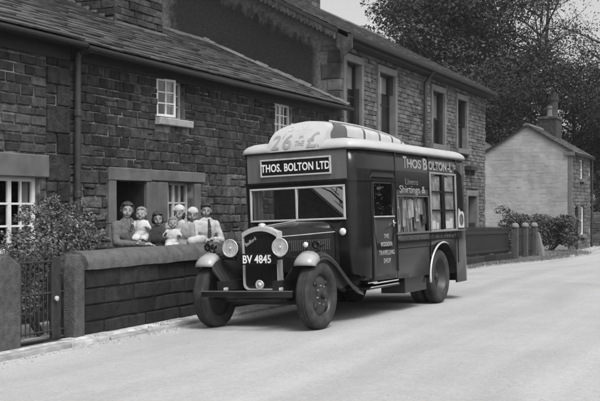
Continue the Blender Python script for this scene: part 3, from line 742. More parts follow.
ob_ = thing('outbuilding', 'low slate roofed outbuilding joined to the left of the pale gable', 'outbuilding', (-13.2, 45, -.3))
mb = MB(); pts = [(-15.2,-.4),(-11.56,-.4),(-11.56,4.0),(-13.4,5.05),(-15.2,4.0)]
mb.add([(x,43.25,z) for x,z in pts]+[(x,47,z) for x,z in pts], [(0,1,2,3,4),(9,8,7,6,5),(0,5,6,1),(1,6,7,2),(2,7,8,3),(3,8,9,4),(4,9,5,0)]); mb.build('wall', M_render, ob_)
roof_pair(ob_, 43.1, 47.1, -11.3, 3.92, -13.4, 5.12, M_slate_far, .22, (.25,.4), thick=.07)

# ------------------------------------------------------------ front garden: boundary wall, gateposts, gate, inner wall
XW = -7.45
bw_ = thing('boundary_wall', 'long dark stone garden wall along the kerb with rounded weathered coping', 'wall', (-7.62, 15.8, -.03))
pw = front(XW)
mb = MB(); mb.box(-7.78, XW-.016, 9.67, 22.0, -.2, .76); mb.build('core', mat('wall_joint', .05, .95, .7, 5, bump=.4), bw_)
mb = MB(); masonry(mb, pw, 9.68, 22.0, -.03, .77, [], (.16,.205), (.3,.7), d=(.0,.03), gap=.016, bev=.014, jit=.011)
mb.build('stone_facing', M_wallstone, bw_)
mb = MB(); y = 9.67
while y < 22:
    w = min(R.uniform(1.5, 1.75), 22.02-y)
    prof = [(-7.84,.765),(-7.84,.85),(-7.79,.93),(-7.70,.97),(-7.60,.985),(-7.50,.965),(-7.42,.91),(-7.385,.84),(-7.385,.765)]
    rings = []
    for i in range(7):
        yy = y+.006+(w-.012)*i/6
        rings.append([(px+R.uniform(-.006,.006), yy, pz+R.uniform(-.006,.006)) for px, pz in prof])
    mb.loft(rings, closed=True, cap=True); y += w
cpg = mb.build('coping', M_coping, bw_, smooth=True, angle=50)
def gatepost(y0, y1, x0, x1, zt, zs, label):
    mb = MB(); ym = (y0+y1)/2
    bm = bmesh.new()
    vs = [bm.verts.new(p) for p in [(x0,y0,-.25),(x1,y0,-.25),(x1,y1,-.25),(x0,y1,-.25),(x0,y0,zs),(x1,y0,zs),(x1,y1,zs),(x0,y1,zs),(x0,ym-.05,zt),(x1,ym-.05,zt),(x1,ym+.05,zt),(x0,ym+.05,zt)]]
    for f in ((0,3,2,1),(0,1,5,4),(1,2,6,10,9,5),(2,3,7,6),(3,0,4,8,11,7),(4,5,9,8),(8,9,10,11),(6,7,11,10)): bm.faces.new([vs[i] for i in f])
    bmesh.ops.bevel(bm, geom=bm.edges[:], offset=.018, segments=2, profile=.5, affect='EDGES')
    mb.frombm(bm)
    return tag(mb.build('gatepost', M_post), label, 'gatepost')
gatepost(8.06, 8.52, -7.72, -7.40, .99, .88, 'broad stone gatepost with a ridged top at the left edge of the picture')
gatepost(9.47, 9.66, -7.60, -7.42, .95, .80, 'narrow stone gatepost with a sloped top at the end of the boundary wall')
gt = thing('garden_gate', 'low wrought iron garden gate of thin upright bars between two stone gateposts', 'gate', (-7.58, 8.92, .02))
for z in (.08, .52, .885):
    mb = MB(); mb.tube([(-7.58, 8.53, z), (-7.58, 9.46, z)], .011, 8); mb.build('rail', M_iron, gt)
for i in range(10):
    yy = 8.57+i*.075
    mb = MB(); mb.tube([(-7.58, yy, .05), (-7.58, yy, .89+.02*(i % 2))], .0075, 6); mb.build('bar', M_iron, gt)
mb = MB(); mb.bbox(-7.62, -7.57, 9.25, 9.40, -.03, .93, .006); mb.build('stile', M_iron, gt)
mb = MB(); mb.lathe([(.0,0),(.03,.01),(.03,.03),(.0,.04)], (-7.555, 9.28, .45), (1,0,0), n=12); mb.build('latch', M_offwhite, gt)
iw = thing('garden_wall', 'low plain rail wall inside the garden that the group of people stand behind', 'wall', (-8.0, 12.4, -.05))
mb = MB(); mb.box(-8.08, -7.95, 10.9, 14.2, -.1, .88); mb.build('base', M_wallstone, iw)
mb = MB(); mb.loft([[(-8.1,10.75,.875),(-7.92,10.75,.875),(-7.92,10.75,.985),(-8.1,10.75,.985)],[(-8.1,14.3,.795),(-7.92,14.3,.795),(-7.92,14.3,.895),(-8.1,14.3,.895)]], cap=True)
mb.build('coping', M_wallstone, iw, bevel=.012)
# flowering shrub and ivy by the gate
rs = random.Random(21)
def shrub(name, label, cat, blobs, n, size, m, stems, extra=None):
    zb = min(c[2]-r[2] for c, r in blobs); cx = sum(c[0] for c, r in blobs)/len(blobs); cy = sum(c[1] for c, r in blobs)/len(blobs)
    t = thing(name, label, cat, (cx, cy, min(zb, 0)))
    mb = MB(); leaf_cloud(mb, blobs, n, size, rs); mb.build('foliage', m, t, recalc=False)
    mb = MB()
    for (c, r) in blobs[:stems]:
        mb.tube([(cx+(c[0]-cx)*.3, cy+(c[1]-cy)*.3, gz(cy)-.1), (cx+(c[0]-cx)*.7, cy+(c[1]-cy)*.7, c[2]*.5), c], [.03,.02,.008], 6)
    mb.build('stems', M_bark, t)
    if extra:
        mb = MB(); leaf_cloud(mb, blobs, extra[0], extra[1], rs); mb.build('blossom', extra[2], t, recalc=False)
    return t
bl = []
for (y_, z_, r_) in ((9.75,.95,.42),(10.15,1.1,.42),(10.5,1.32,.36),(10.55,1.0,.4),(10.85,1.15,.36),(10.2,.7,.5),(10.8,.75,.4),(11.05,.98,.28),(9.4,.75,.45),(10.62,1.52,.16),(10.35,1.42,.2),(11.0,1.32,.18)):
    bl.append(((-8.35+rs.uniform(-.25,.2), y_-.18, z_-.03), (r_*.95, r_*.88, r_*.85)))
for _ in range(46):
    c, r = bl[rs.randrange(12)]; d = V3((rs.gauss(0,1), rs.gauss(0,1), rs.uniform(-.2,1.3))).normalized()
    bl.append(((c[0]+d.x*r[0]*1.1, c[1]+d.y*r[1]*1.1, c[2]+d.z*r[2]*1.12), (.10,.10,.09)))
bl = [(c, (r[0]*.86, r[1]*.86, r[2]*.86)) if r[0] > .2 else (c, r) for c, r in bl]
shrub('flowering_shrub', 'dense leafy garden shrub with a few pale blooms in front of the left cottage', 'shrub', bl, 9000, .022, M_leafbush, 9, (50, .03, M_petal))
bl = [((-8.0+rs.uniform(-.2,.1), 8.2+i*.2, .35+.33*(i % 3)), (.2,.22,.24)) for i in range(7)]
shrub('leafy_bush', 'tangled low leafy bush growing behind the iron gate', 'shrub', bl, 3600, .024, M_leafpale, 4)

# ------------------------------------------------------------ far side of the garden: railings, posts, hedge
XF = -7.85
pf = front(XF)
pv = thing('plinth_wall', 'low stone plinth carrying the dark railings beyond the van', 'wall', (XF, 27.3, -.2))
mb = MB()
for i in range(9): 
    y0, y1 = 22.05+i*1.17, 22.05+(i+1)*1.17
    block(mb, pf, y0+.01, y1-.01, gz(y0)-.1, .18+gz(y0), .12, .02, .005, base=-.15)
mb.build('stone_courses', M_wallstone, pv)
fn = thing('railing_fence', 'dark palings fence on a stone plinth between the van and the three posts', 'fence', (XF, 27.3, .1), None)
for (z0, z1, n0, n1) in ((.28,.36,-.03,.0), (.84,.93,-.03,.0)):
    mb = MB(); rings = []
    for yy in (22.1, 27, 32.55):
        g = gz(yy); rings.append([pf(yy,z0+g,n0), pf(yy,z0+g,n1), pf(yy,z1+g,n1), pf(yy,z1+g,n0)])
    mb.loft(rings, cap=True); mb.build('rail', M_dkpaint, fn)
for i in range(92):
    yy = 22.15+i*.113; g = gz(yy)
    mb = MB(); pbox(mb, pf, yy, yy+.088, .21+g, .98+g+R.uniform(-.01,.02), -.055, -.032); 
    a = [pf(yy,.98+g,-.055), pf(yy+.088,.98+g,-.055), pf(yy+.088,.98+g,-.032), pf(yy,.98+g,-.032), pf(yy+.044,1.07+g,-.045)]
    mb.add(a, [(0,1,4),(1,2,4),(2,3,4),(3,0,4)])
    mb.build('paling', M_dkpaint, fn)
M_cap = mat('pale_post_cap', .17, .9, .2, 9, bump=.4)
def cap_post(y, label):
    t = thing('stone_post', label, 'post', (-7.72, y, gz(y)-.05), 'squat posts with pale rounded caps')
    g = gz(y)
    mb = MB(); mb.bbox(-7.82, -7.62, y-.095, y+.095, g-.2, g+1.02, .012); mb.build('shaft', M_post, t)
    mb = MB(); mb.lathe([(.02,.16),(.07,.15),(.115,.10),(.135,.04),(.125,0)], (-7.715, y, g+1.02), n=20); mb.build('cap', M_cap, t, smooth=True)
cap_post(32.72, 'stone post with pale rounded cap where the palings fence ends')
cap_post(34.15, 'stone post with pale rounded cap standing between two dark wicket gates')
cap_post(35.6, 'stone post with pale rounded cap beside the leaning pale stone')
for (y0, y1, lb) in ((32.87, 34.0, 'dark boarded wicket gate next to the end of the palings fence'), (34.3, 35.45, 'dark boarded wicket gate next to the leaning pale stone')):
    t = thing('wicket_gate', lb, 'gate', (-7.75, (y0+y1)/2, gz(34)))
    g = gz(34); mb = MB(); pg = front(-7.74)
    k = 7
    for i in range(k): pbox(mb, pg, y0+(y1-y0)*i/k+.006, y0+(y1-y0)*(i+1)/k-.006, g+.06, g+.98, -.03, 0)
    mb.build('boards', M_dkpaint, t)
    mb = MB(); pbox(mb, pg, y0, y1, g+.22, g+.3, .001, .03); pbox(mb, pg, y0, y1, g+.76, g+.84, .001, .03); mb.build('battens', M_dkpaint, t)
mb = MB(); g = gz(36)
mb.add([(-7.62,35.8,g-.1),(-7.42,35.8,g-.1),(-7.42,36.25,g-.1),(-7.62,36.25,g-.1),(-7.70,35.78,g+.86),(-7.58,35.78,g+.86),(-7.58,35.92,g+.8),(-7.70,35.92,g+.8)], [(0,3,2,1),(4,5,6,7),(0,1,5,4),(1,2,6,5),(2,3,7,6),(3,0,4,7)])
tag(mb.build('leaning_stone', M_cap, bevel=.03), 'pale tapering stone slab leaning on the last post', 'stone')
bl = []
for i in range(16):
    x = -7.45-i*.16; bl.append(((x, 41.2+rs.uniform(-.3,.3), .62+rs.uniform(-.12,.12)+gz(41)), (.38,.5,.5+rs.uniform(0,.14))))
    bl.append(((x, 41.2+rs.uniform(-.3,.3), 1.15+rs.uniform(-.1,.12)+gz(41)), (.3,.4,.3)))
shrub('hedge', 'bushy dark hedge in front of the pale cottage gable', 'hedge', bl, 15000, .05, M_leafmid, 6)
bl = [((-10.1+rs.uniform(-.35,.35), 41.9+rs.uniform(-.3,.3), .2+i*.2), (.35,.3,.2)) for i in range(7)]
shrub('sparse_shrub', 'thin sparse shrub climbing against the left of the pale gable', 'shrub', bl, 500, .06, M_leafmid, 5)
# rough grass along the far verge and at the foot of the wall
mb = MB()
def tuft(x, y, z, n, h, w):
    for _ in range(n):
        a = rs.uniform(0, 2*pi); px, py = x+rs.gauss(0,w), y+rs.gauss(0,w); l = h*rs.uniform(.5,1.3); q = rs.uniform(.2,.8)*l
        dx, dy = cos(a)*.014, sin(a)*.014
        mb.add([(px-dx,py-dy,z-.02),(px+dx,py+dy,z-.02),(px+dy*q*30,py-dx*q*30,z+l*.8)], [(0,1,2)])
for _ in range(1500):
    y = rs.uniform(24, 42); f = rs.random(); x = kx(y)-.12-f*f*(kx(y)+7.75)*1.0 if y < 36 else kx(y)-.1-rs.random()*2.3
    tuft(x, y, gz(y)-.02, 14, .045 if y < 36 else .13, .14)
for _ in range(70):
    y = rs.uniform(9.7, 21.5); tuft(-7.41+rs.uniform(-.0,.05), y, -.03, 9, .028, .03)
for _ in range(22):
    y = rs.uniform(9.0, 16); tuft(kx(y)-.14+rs.uniform(-.04,.02), y, gz(y)-.03, 6, .02, .03)
stuff(mb.build('grass', M_grass, recalc=False), 'rough pale grass along the verge and wall foot', 'grass')

# ------------------------------------------------------------ trees
def tree(name, label, x, y, h, cr, seed, m, n=9000, leaf=.2, zlow=.25, gap=.0, group='trees behind the houses', thin=1.):
    rd = random.Random(seed); g = gz(y)-.1
    t = thing(name, label, 'tree', (x, y, g), group)
    tr = MB(); tips = []
    tr.tube([(x,y,g-.3),(x+rd.uniform(-.2,.2),y,g+h*.25),(x+rd.uniform(-.4,.4),y+rd.uniform(-.3,.3),g+h*.6),(x+rd.uniform(-.6,.6),y,g+h*.92)], [h*.026*thin,h*.02*thin,h*.012*thin,h*.003*thin], 10)
    for i in range(26):
        z0 = g+h*rd.uniform(.22,.8); a = rd.uniform(0, 2*pi); k = (z0-g)/h
        l = cr*rd.uniform(.55,1.05)*(1.15-.5*abs(k-.45)*2)
        p0 = V3((x, y, z0)); d = V3((cos(a), sin(a), rd.uniform(.15,.7)))
        p1 = p0+d*l*.5+V3((0,0,rd.uniform(-.2,.3))); p2 = p0+d*l
        tr.tube([p0, p1, p2], [h*.007*thin, h*.004*thin, h*.0012*thin], 6)
        tips += [p2, p1+(p2-p1)*.4]
        for q in range(4):
            b = p1+(p2-p1)*rd.uniform(-.4, 1); e = b+V3((rd.uniform(-1,1),rd.uniform(-1,1),rd.uniform(-.1,1)))*l*.38
            tr.tube([b, b+(e-b)*.5+V3((0,0,.1)), e], [h*.0025*thin, h*.0017*thin, h*.0006*thin], 5); tips.append(e)
            if thin < 1:
                for r in range(5):
                    b2 = b+(e-b)*rd.uniform(.2, 1); e2 = b2+V3((rd.uniform(-1,1),rd.uniform(-1,1),rd.uniform(.0,1.2)))*l*.2
                    tr.tube([b2, e2], [h*.0011*thin, h*.0004*thin], 4)
    tips.append(V3((x,y,g+h*.95)))
    tr.build('trunk', M_bark, t)
    blobs = []
    for p in tips:
        if rd.random() < gap: continue
        r = cr*rd.uniform(.16,.34); blobs.append(((p.x,p.y,max(p.z,g+h*zlow)), (r*1.2,r*1.2,r*.7)))
    mb = MB(); leaf_cloud(mb, blobs, n, leaf, rd); mb.build('crown', m, t, recalc=False)
    return t
tree('broadleaf_tree', 'large dense dark tree rising just behind the roof of the tall stone house', -17.2, 56.5, 17.5, 4.3, 1, M_leafhaze, 42000, .10)
tree('broadleaf_tree', 'dark spreading tree behind the far end of the tall stone house roof', -15.8, 58, 17.5, 5.4, 2, M_leafhaze, 42000, .10)
tree('broadleaf_tree', 'dark low leafy tree filling the gap above the pale gable', -14.2, 52, 9.5, 3.8, 3, M_leafdark, 30000, .075, zlow=.12)
tree('broadleaf_tree', 'dark tree behind the chimney of the far cottage', -9.8, 57, 10.0, 4.2, 4, M_leafdark, 32000, .075, zlow=.1)
tree('broadleaf_tree', 'tall thin topped tree with open twiggy branches and sparse leaves against the sky', -12.6, 60, 17, 5.0, 5, M_leafhaze, 6500, .065, zlow=.35, gap=.4, thin=.75)
tree('broadleaf_tree', 'sparse twiggy tree at the right edge of the picture above the far cottage', -8.8, 62, 17, 4.6, 6, M_leafhaze, 8000, .065, zlow=.3, gap=.35, thin=.75)
tree('broadleaf_tree', 'dark leafy tree at the right edge beside the far cottage wall', -6.6, 54, 9.0, 3.6, 8, M_leafdark, 26000, .075, zlow=.06)
tree('broadleaf_tree', 'distant rounded tree whose top shows low over the tall house roof ridge', -25.9, 65.2, 15.2, 2.2, 9, M_leafhaze, 16000, .11)
rd = random.Random(40); mb = MB()
bl = [((rd.uniform(-40,-2), rd.uniform(72,84), rd.uniform(1,8.5)), (rd.uniform(2,3.5), 2.5, rd.uniform(1.5,2.6))) for _ in range(60)]
leaf_cloud(mb, bl, 60000, .15, rd)
stuff(mb.build('wood', M_leafdark, recalc=False), 'dark mass of woodland closing the view behind the trees', 'woodland')
fw_ = thing('stone_wall', 'distant field wall of grey stone at the right edge beyond the cottage', 'wall', (-6.3, 50.1, -.4))
mb = MB(); masonry(mb, gable(50.0), -8.4, -4.2, -.4, 1.3, [], (.15,.25), (.3,.6), (-.01,.02)); mb.box(-8.4, -4.2, 50.03, 50.3, -.5, 1.3); mb.build('stone_courses', M_stone2, fw_)

# ------------------------------------------------------------ the travelling shop van
M_body = mat('van_dark_paint', .010, .16, .25, 2.5, spec=.3, coat=0., var2=.2, scale2=9)
M_bodyl = mat('van_trim_sky_grey', .10, .35, .18, 2.5, spec=.5, coat=.1, stretch=(6,6,.5))  # on the front fascia this grey carries painted sky reflection; elsewhere plain trim
M_black = mat('black_gloss', .010, .16, .2, 6, spec=.5)
M_chass = mat('chassis_black', .009, .7, .3, 9)
M_roofw = mat('cream_roof_paint', .38, .45, .08, 3, spec=.4, var2=.05, scale2=.8)
M_trimw = mat('white_trim', .4, .45, .12, 9)
M_tipw = mat('white_wing_tip', .28, .3, .12, 7, spec=.5)
M_chrome = mat('plated_metal', .5, .22, .1, 6, metal=1.)
M_shell = mat('dulled_plating', .55, .32, .12, 9, metal=.4)
M_tyre = mat('rubber_tyre', .032, .9, .4, 9, bump=.5, bscale=70, var2=.25, scale2=3)
M_wheel = mat('wheel_paint', .028, .45, .3, 6)
M_grille = mat('radiator_core', .012, .7, .3, 60)
M_let = mat('cream_lettering', .24, .6, .2, 14)
M_letfaint = mat('worn_lettering', .10, .6, .35, 10)
M_letgrey = mat('grey_roof_lettering', .24, .6, .15, 10)
M_letpale = mat('pale_roof_lettering', .42, .6, .15, 10)
M_letw = mat('white_lettering', .72, .5, .06, 10)
M_reflector = mat('lamp_reflector', .62, .35, .25, 5, metal=.3, bump=.7, bscale=7, stretch=(14,1,1))
M_lampglass = glass_mat('ribbed_lamp_glass', .95, .1)
M_lantern = mat('lantern_light', .40, .5, .1, 5)
M_lens = mat('lamp_lens', .62, .12, .08, 20, spec=.6, coat=.6)
M_blind = mat('white_blind', .66, .7, .06, 5)
M_fabric = mat('hung_fabrics', .22, .95, .5, 14, isl=.85, stretch=(1,1,.25))
M_seat = mat('leather_seat', .03, .5, .2, 8)
M_vglass = glass_mat('van_glass', .9, .015)
M_screen = glass_mat('windscreen_glass', .8, .01, ior=2.6)
PHI = radians(28.3)-TH; LEAN = radians(2.2)
a_ = V3((sin(PHI), cos(PHI), 0)); b0 = V3((cos(PHI), -sin(PHI), 0)); k_ = V3((0,0,1))
b_ = b0*cos(LEAN)+k_*sin(LEAN); u_ = k_*cos(LEAN)-b0*sin(LEAN)
van = bpy.data.objects.new('shop_van', None); COL.objects.link(van)
van.matrix_world = frame_m(V3((-5.866, 11.331, -.029)), b_, a_, u_)
van['label'] = 'dark old travelling shop van with white clerestory roof and lettered sides parked by the kerb'; van['category'] = 'van'
ORG[van] = V3((0,0,0))
OUT = [(0,.95),(.62,.95),(.77,.95),(.80,.965),(.86,1.04),(.905,1.2),(.935,1.5),(.955,1.8),(.968,2.1),(.97,2.4),(.97,5.0),(.945,5.11),(.86,5.17),(0,5.18)]
ARC = [0.]
for p, q in zip(OUT, OUT[1:]): ARC.append(ARC[-1]+sqrt((q[0]-p[0])**2+(q[1]-p[1])**2))
def opt(s, off=0.):
    s = min(max(s, 0), ARC[-1]-1e-6)
    for i in range(len(ARC)-1):
        if s <= ARC[i+1]:
            t = (s-ARC[i])/(ARC[i+1]-ARC[i]); (x0, y0), (x1, y1) = OUT[i], OUT[i+1]
            l = ARC[i+1]-ARC[i]
            return (x0+(x1-x0)*t+off*(y1-y0)/l, y0+(y1-y0)*t-off*(x1-x0)/l)
def s_at_y(y):
    for i in range(2, len(OUT)-2):
        if OUT[i][1] <= y <= OUT[i+1][1] and OUT[i+1][1] > OUT[i][1]:
            return ARC[i]+(ARC[i+1]-ARC[i])*(y-OUT[i][1])/(OUT[i+1][1]-OUT[i][1])
AY, AR = 3.94, .62
def arch(y): return .43+.52*sqrt(max(0, 1-((y-AY)/AR)**2))
def zbot(s):
    x, y = opt(s)
    if y < .97: return .62
    if y < 1.25: return .62-.12*smooth01(.97, 1.25, y)
    if abs(y-AY) < AR: return max(arch(y), .30)
    if y > AY: return .28
    return .50-.02*smooth01(1.3, 3.3, y)
DOOR = (1.36, 2.07, .50, 1.875); DW = (1.43, 2.0, 1.385, 1.835); DISP = (2.15, 3.37, 1.145, 1.66); SHOP = (3.47, 4.6, 1.155, 2.02); WS = (.735, 1.365, 1.8)
def wall_sheet(ss, zs, keep, off=0., zb=zbot, side=1):
    mb = MB(); ss = sorted(set(round(s, 5) for s in ss)); vs = []; fs = []
    K = len(zs)+1
    for s in ss:
        x, y = opt(s, off); col = [zb(s)]+list(zs)
        for z in col: vs.append((x*side, y, z))
    for i in range(len(ss)-1):
        for j in range(K-1):
            sm = (ss[i]+ss[i+1])/2; x, y = opt(sm); zm = (vs[i*K+j][2]+vs[i*K+j+1][2]+vs[(i+1)*K+j][2]+vs[(i+1)*K+j+1][2])/4
            if keep(x, y, zm):
                f = (i*K+j, (i+1)*K+j, (i+1)*K+j+1, i*K+j+1)
                fs.append(f if side > 0 else f[::-1])
    mb.add(vs, fs); return mb
inr = lambda r, y, z: r[0] < y < r[1] and r[2] < z < r[3]
zs = [1.0, 1.145, 1.155, 1.365, 1.385, 1.66, 1.80, 1.835, 1.875, 2.02, 2.3]
cuts = list(ARC)+[WS[0]]+[s_at_y(y) for r in (DOOR, DW, DISP, SHOP) for y in r[:2]]+[s_at_y(AY-AR+2*AR*(1-cos(pi*i/28))/2) for i in range(29)]+[s_at_y(AY-AR-.002), s_at_y(AY+AR+.002)]
cuts += [s_at_y(1.0+.1*i) for i in range(0, 12)]
hull = None
for side in (1, -1):
    def keep(x, y, z):
        if y < .97 and x < WS[0] and WS[1] < z < WS[2]: return False
        if y > .97 and inr(DOOR, y, z): return False
        if y > .97 and (inr(DISP, y, z) or inr(SHOP, y, z)): return False
        if y < .952 and x < .6 and z < 1.2 and x < .0: return False
        return True
    o = wall_sheet(cuts, zs, keep, side=side)
    if hull is None: hull = o
    else: hull.add(o.v, o.f)
body = hull.build('body', M_body, van, recalc=False, merge=True, smooth=True, angle=35, solid=.03)
# fascia panel over the windscreen, its lighter grey a painted sky reflection, and darker curved corner panels, slightly proud
for nm, s0, s1, m_ in (('front_fascia', -ARC[2], ARC[2], M_bodyl),):
    mb = MB(); n = 12; xs = [-.77+1.54*i/n for i in range(n+1)]
    mb.add([(x,.946,z) for x in xs for z in (1.89,2.285)], [(2*i,2*i+2,2*i+3,2*i+1) for i in range(n)])
    mb.build(nm, m_, van, recalc=False)
def rail_along(z0, z1, s0, s1, off, m_, name, both=True, th=.0):
    for side in ((1, -1) if both else (1,)):
        mb = MB(); ss = [s0]+[a for a in ARC if s0 < a < s1]+[s1]
        rg = []
        for s in ss:
            (xa, ya), (xb, yb) = opt(s, -.004), opt(s, off)
            rg.append([(xa*side,ya,z0),(xb*side,yb,z0+th),(xb*side,yb,z1-th),(xa*side,ya,z1)])
        mb.loft(rg, cap=True); mb.build(name, m_, van)
rail_along(1.865, 1.895, 0, s_at_y(2.1), .02, M_body, 'belt_moulding')
rail_along(2.283, 2.305, 0, ARC[-1]-.01, .022, M_black, 'gutter')
rail_along(1.118, 1.143, s_at_y(2.1), ARC[-3], .014, M_bodyl, 'waist_moulding_and_reflection')
rail_along(.905, .918, s_at_y(2.1), s_at_y(AY-.42), .006, M_body, 'waist_moulding_and_reflection')  # raised line standing in for a wavy reflection along the lower body
for yy in (2.115, 3.415, 4.665):
    for side in (1, -1):
        mb = MB(); x, y = opt(s_at_y(yy)); mb.bbox(min(x*side, (x+.006)*side), max(x*side, (x+.006)*side), yy-.012, yy+.012, .60, 2.283, .002); mb.build('cover_strip', M_body, van)
for sx_ in (1, -1):
    mb = MB(); mb.bbox(.752*sx_-.014, .752*sx_+.014, .938, .95, 1.40, 1.865, .003); mb.build('corner_pillar', M_body, van)
# door, near and off side
for side in (1, -1):
    g = .006
    ss = [s_at_y(DOOR[0]+g), s_at_y(DOOR[1]-g), s_at_y(DW[0]), s_at_y(DW[1])]+[s_at_y(1.4+.1*i) for i in range(7)]
    mb = wall_sheet(ss, [1.385, 1.835, 1.868], lambda x, y, z: not inr(DW, y, z), off=.003, zb=lambda s: .508, side=side)
    d = mb.build('door', M_body, van, recalc=False, smooth=True, angle=35, solid=.03)
    g_ = MB(); A, B = opt(s_at_y(DW[0]), -.012), opt(s_at_y(DW[1]), -.012)
    g_.quad((A[0]*side,A[1],1.385),(B[0]*side,B[1],1.385),(B[0]*side,B[1],1.835),(A[0]*side,A[1],1.835)); g_.build('pane', M_vglass, d)
    t = MB()
    for (z0, z1, y0, y1) in ((1.368,1.386,DW[0]-.02,DW[1]+.02),):
        A, B = opt(s_at_y(y0), .004), opt(s_at_y(y1), .004); A2, B2 = opt(s_at_y(y0), .016), opt(s_at_y(y1), .016)
        t.add([(A[0]*side,A[1],z0),(B[0]*side,B[1],z0),(B[0]*side,B[1],z1),(A[0]*side,A[1],z1),(A2[0]*side,A2[1],z0),(B2[0]*side,B2[1],z0),(B2[0]*side,B2[1],z1),(A2[0]*side,A2[1],z1)],
              [(3,2,1,0),(4,5,6,7),(0,1,5,4),(1,2,6,5),(2,3,7,6),(3,0,4,7)])
    t.build('window_sill', M_shell, d)
    h = MB(); x, y = opt(s_at_y(1.985), .0)
    h.ell((x*side+.012*side, y, 1.28), (.012,.026,.05), 12, 8); h.tube([(x*side+.01*side, y, 1.285), (x*side+.045*side, y, 1.285), (x*side+.05*side, y-.08, 1.28)], .009, 8)
    h.build('handle', M_chrome, d, smooth=True)
    if side > 0:
        A, B = V3((*opt(s_at_y(1.42), .006), 0)), V3((*opt(s_at_y(2.02), .006), 0)); X = (B-A).normalized(); Z = X.cross(V3((0,0,1)))
        for body_, z, sz in (('THE', 1.075, .085), ('MODERN', .965, .085), ('TRAVELLING', .85, .085), ('SHOP', .735, .09)):
            c = A+X*.33+V3((0,0,z))+Z*.0035
            text_mesh('lettering', body_, M_let, d, frame_m(c, X, V3((0,0,1)), Z), sz, off=.0022, sx=.88, space=1.12, ext=.0015)
# roof
def rring(d, z):
    pts = []
    for x, y in OUT[1:-1]: pts.append((x*(1-d/.97), 3.0+(y-3.0)*(1-d/2.05), z))
    L_ = [(-x, y, z) for x, y, z in pts]
    return pts+L_[::-1]
mb = MB(); mb.loft([rring(*q) for q in ((.02,2.298),(-.022,2.305),(-.03,2.325),(-.012,2.37),(.03,2.408),(.10,2.438),(.22,2.458),(.45,2.474),(.7,2.484),(.93,2.488))], cap=True)
roof = mb.build('roof', M_roofw, van, smooth=True, angle=60)
# clerestory with the bill board front
wz = lambda z: .43 if z < 2.47 else .43*sqrt(max(0, 1-((z-2.47)/.272)**3))
ws_ = lambda z: .43 if z < 2.55 else .43*sqrt(max(0, 1-((z-2.55)/.192)**4))
yb_ = lambda z: .905+.42*(max(0, z-2.31)/.43)**1.75
AZ = [2.31, 2.36, 2.42, 2.47, 2.52, 2.57, 2.615, 2.65, 2.68, 2.705, 2.72, 2.733, 2.741]
mb = MB(); rows = [[(wz(z)*(-1+2*i/10), yb_(z)+.02*(i/5-1)**2, z) for i in range(11)] for z in AZ]
mb.loft(rows, closed=False)
cl = MB(); ringp = [(wz(z), z) for z in AZ]+[(-wz(z), z) for z in AZ[::-1]]
ringp2 = [(ws_(z), z) for z in AZ]+[(-ws_(z), z) for z in AZ[::-1]]
rings = [[(x, yb_(z)+.02, z) for x, z in ringp]]
HS = [(1.40,1.0),(2.1,1.01),(2.7,.97),(3.27,.90),(3.6,.82),(3.85,.72),(4.05,.60),(4.17,.46),(4.22,.36)]
for y, h in HS:
    sq = 1-.13*smooth01(3.6, 4.2, y)
    rings.append([(x*sq, max(y, yb_(z)+.03), 2.31+(z-2.31)*h) for x, z in ringp2])
cl.loft(rings, closed=False); e = rings[-1]; cl.add(e, [tuple(range(len(e)))])
clo = cl.build('clerestory', M_roofw, roof, smooth=True, angle=50)
bo = mb.build('bill_board', M_roofw, roof, smooth=True, angle=60)
ORG[bo] = V3((0,0,0))
def board_text(tx, x0, w, z0, sz, m_, of):
    ob = text_mesh('lettering', tx, m_, bo, Matrix.Identity(4), sz, off=of, ext=.003, fit=w, align='LEFT')
    bm = bmesh.new(); bm.from_mesh(ob.data)
    bmesh.ops.triangulate(bm, faces=bm.faces[:])
    for _ in range(2): bmesh.ops.subdivide_edges(bm, edges=[e for e in bm.edges if e.calc_length() > .03], cuts=1); bmesh.ops.triangulate(bm, faces=bm.faces[:])
    for v in bm.verts:
        x, z = x0+v.co.x, z0+v.co.y
        v.co = (x, yb_(z)+.02*(x/max(wz(z), .05))**2-.003-v.co.z, z)
    bm.to_mesh(ob.data); bm.free()
for q in (('2', -.365, .125, 2.345, .285, M_letgrey, .006), ('/', -.225, .035, 2.50, .10, M_letgrey, .001), ('6', -.185, .135, 2.345, .285, M_letgrey, .006), ('IN', .045, .06, 2.485, .05, M_letgrey, .001),
          ('THE', .005, .14, 2.375, .10, M_letgrey, .001), ('£', .19, .15, 2.345, .30, M_letgrey, .005), ('.', .355, .02, 2.35, .2, M_letgrey, .001), ('D I V I', -.19, .36, 2.60, .10, M_letpale, .001)): board_text(*q)
def hs_at(y):
    return interp(HS, y)
def cpanel(y0, y1, z0, z1, name, m_, curved=False, off=.009):
    for side in (1, -1):
        p = MB(); n = 6; k = 6; vs = []
        for i in range(n+1):
            for j in range(k+1):
                z = z0+(z1-z0)*j/k
                ya = (max(yb_(z)+.13, 1.18) if curved else y0); y = ya+(y1-ya)*i/n
                h = hs_at(max(y, 1.45)); sq = 1-.13*smooth01(3.6, 4.2, y)
                za = z0+(2.31+(z1-2.31)*h-z0)*j/k
                vs.append(((ws_(2.31+(za-2.31)/h)*sq+off)*side, y, za))
        p.add(vs, [(i*(k+1)+j, (i+1)*(k+1)+j, (i+1)*(k+1)+j+1, i*(k+1)+j+1) for i in range(n) for j in range(k)])
        p.build(name, m_, clo, smooth=True)
cpanel(1, 1.664, 2.475, 2.70, 'corner_light', mat('dark_clerestory_glass', .075, .3, .2), True)
cpanel(1.665, 4.1, 2.475, 2.715, 'light_frame', mat('clerestory_frame', .09, .5, .2), off=.004)
for y0, y1 in ((1.69, 2.24), (2.31, 2.80), (2.86, 3.28), (3.34, 3.66), (3.71, 4.04)): cpanel(y0, y1, 2.515, 2.672, 'clerestory_light', M_lantern)
rm = MB(); 
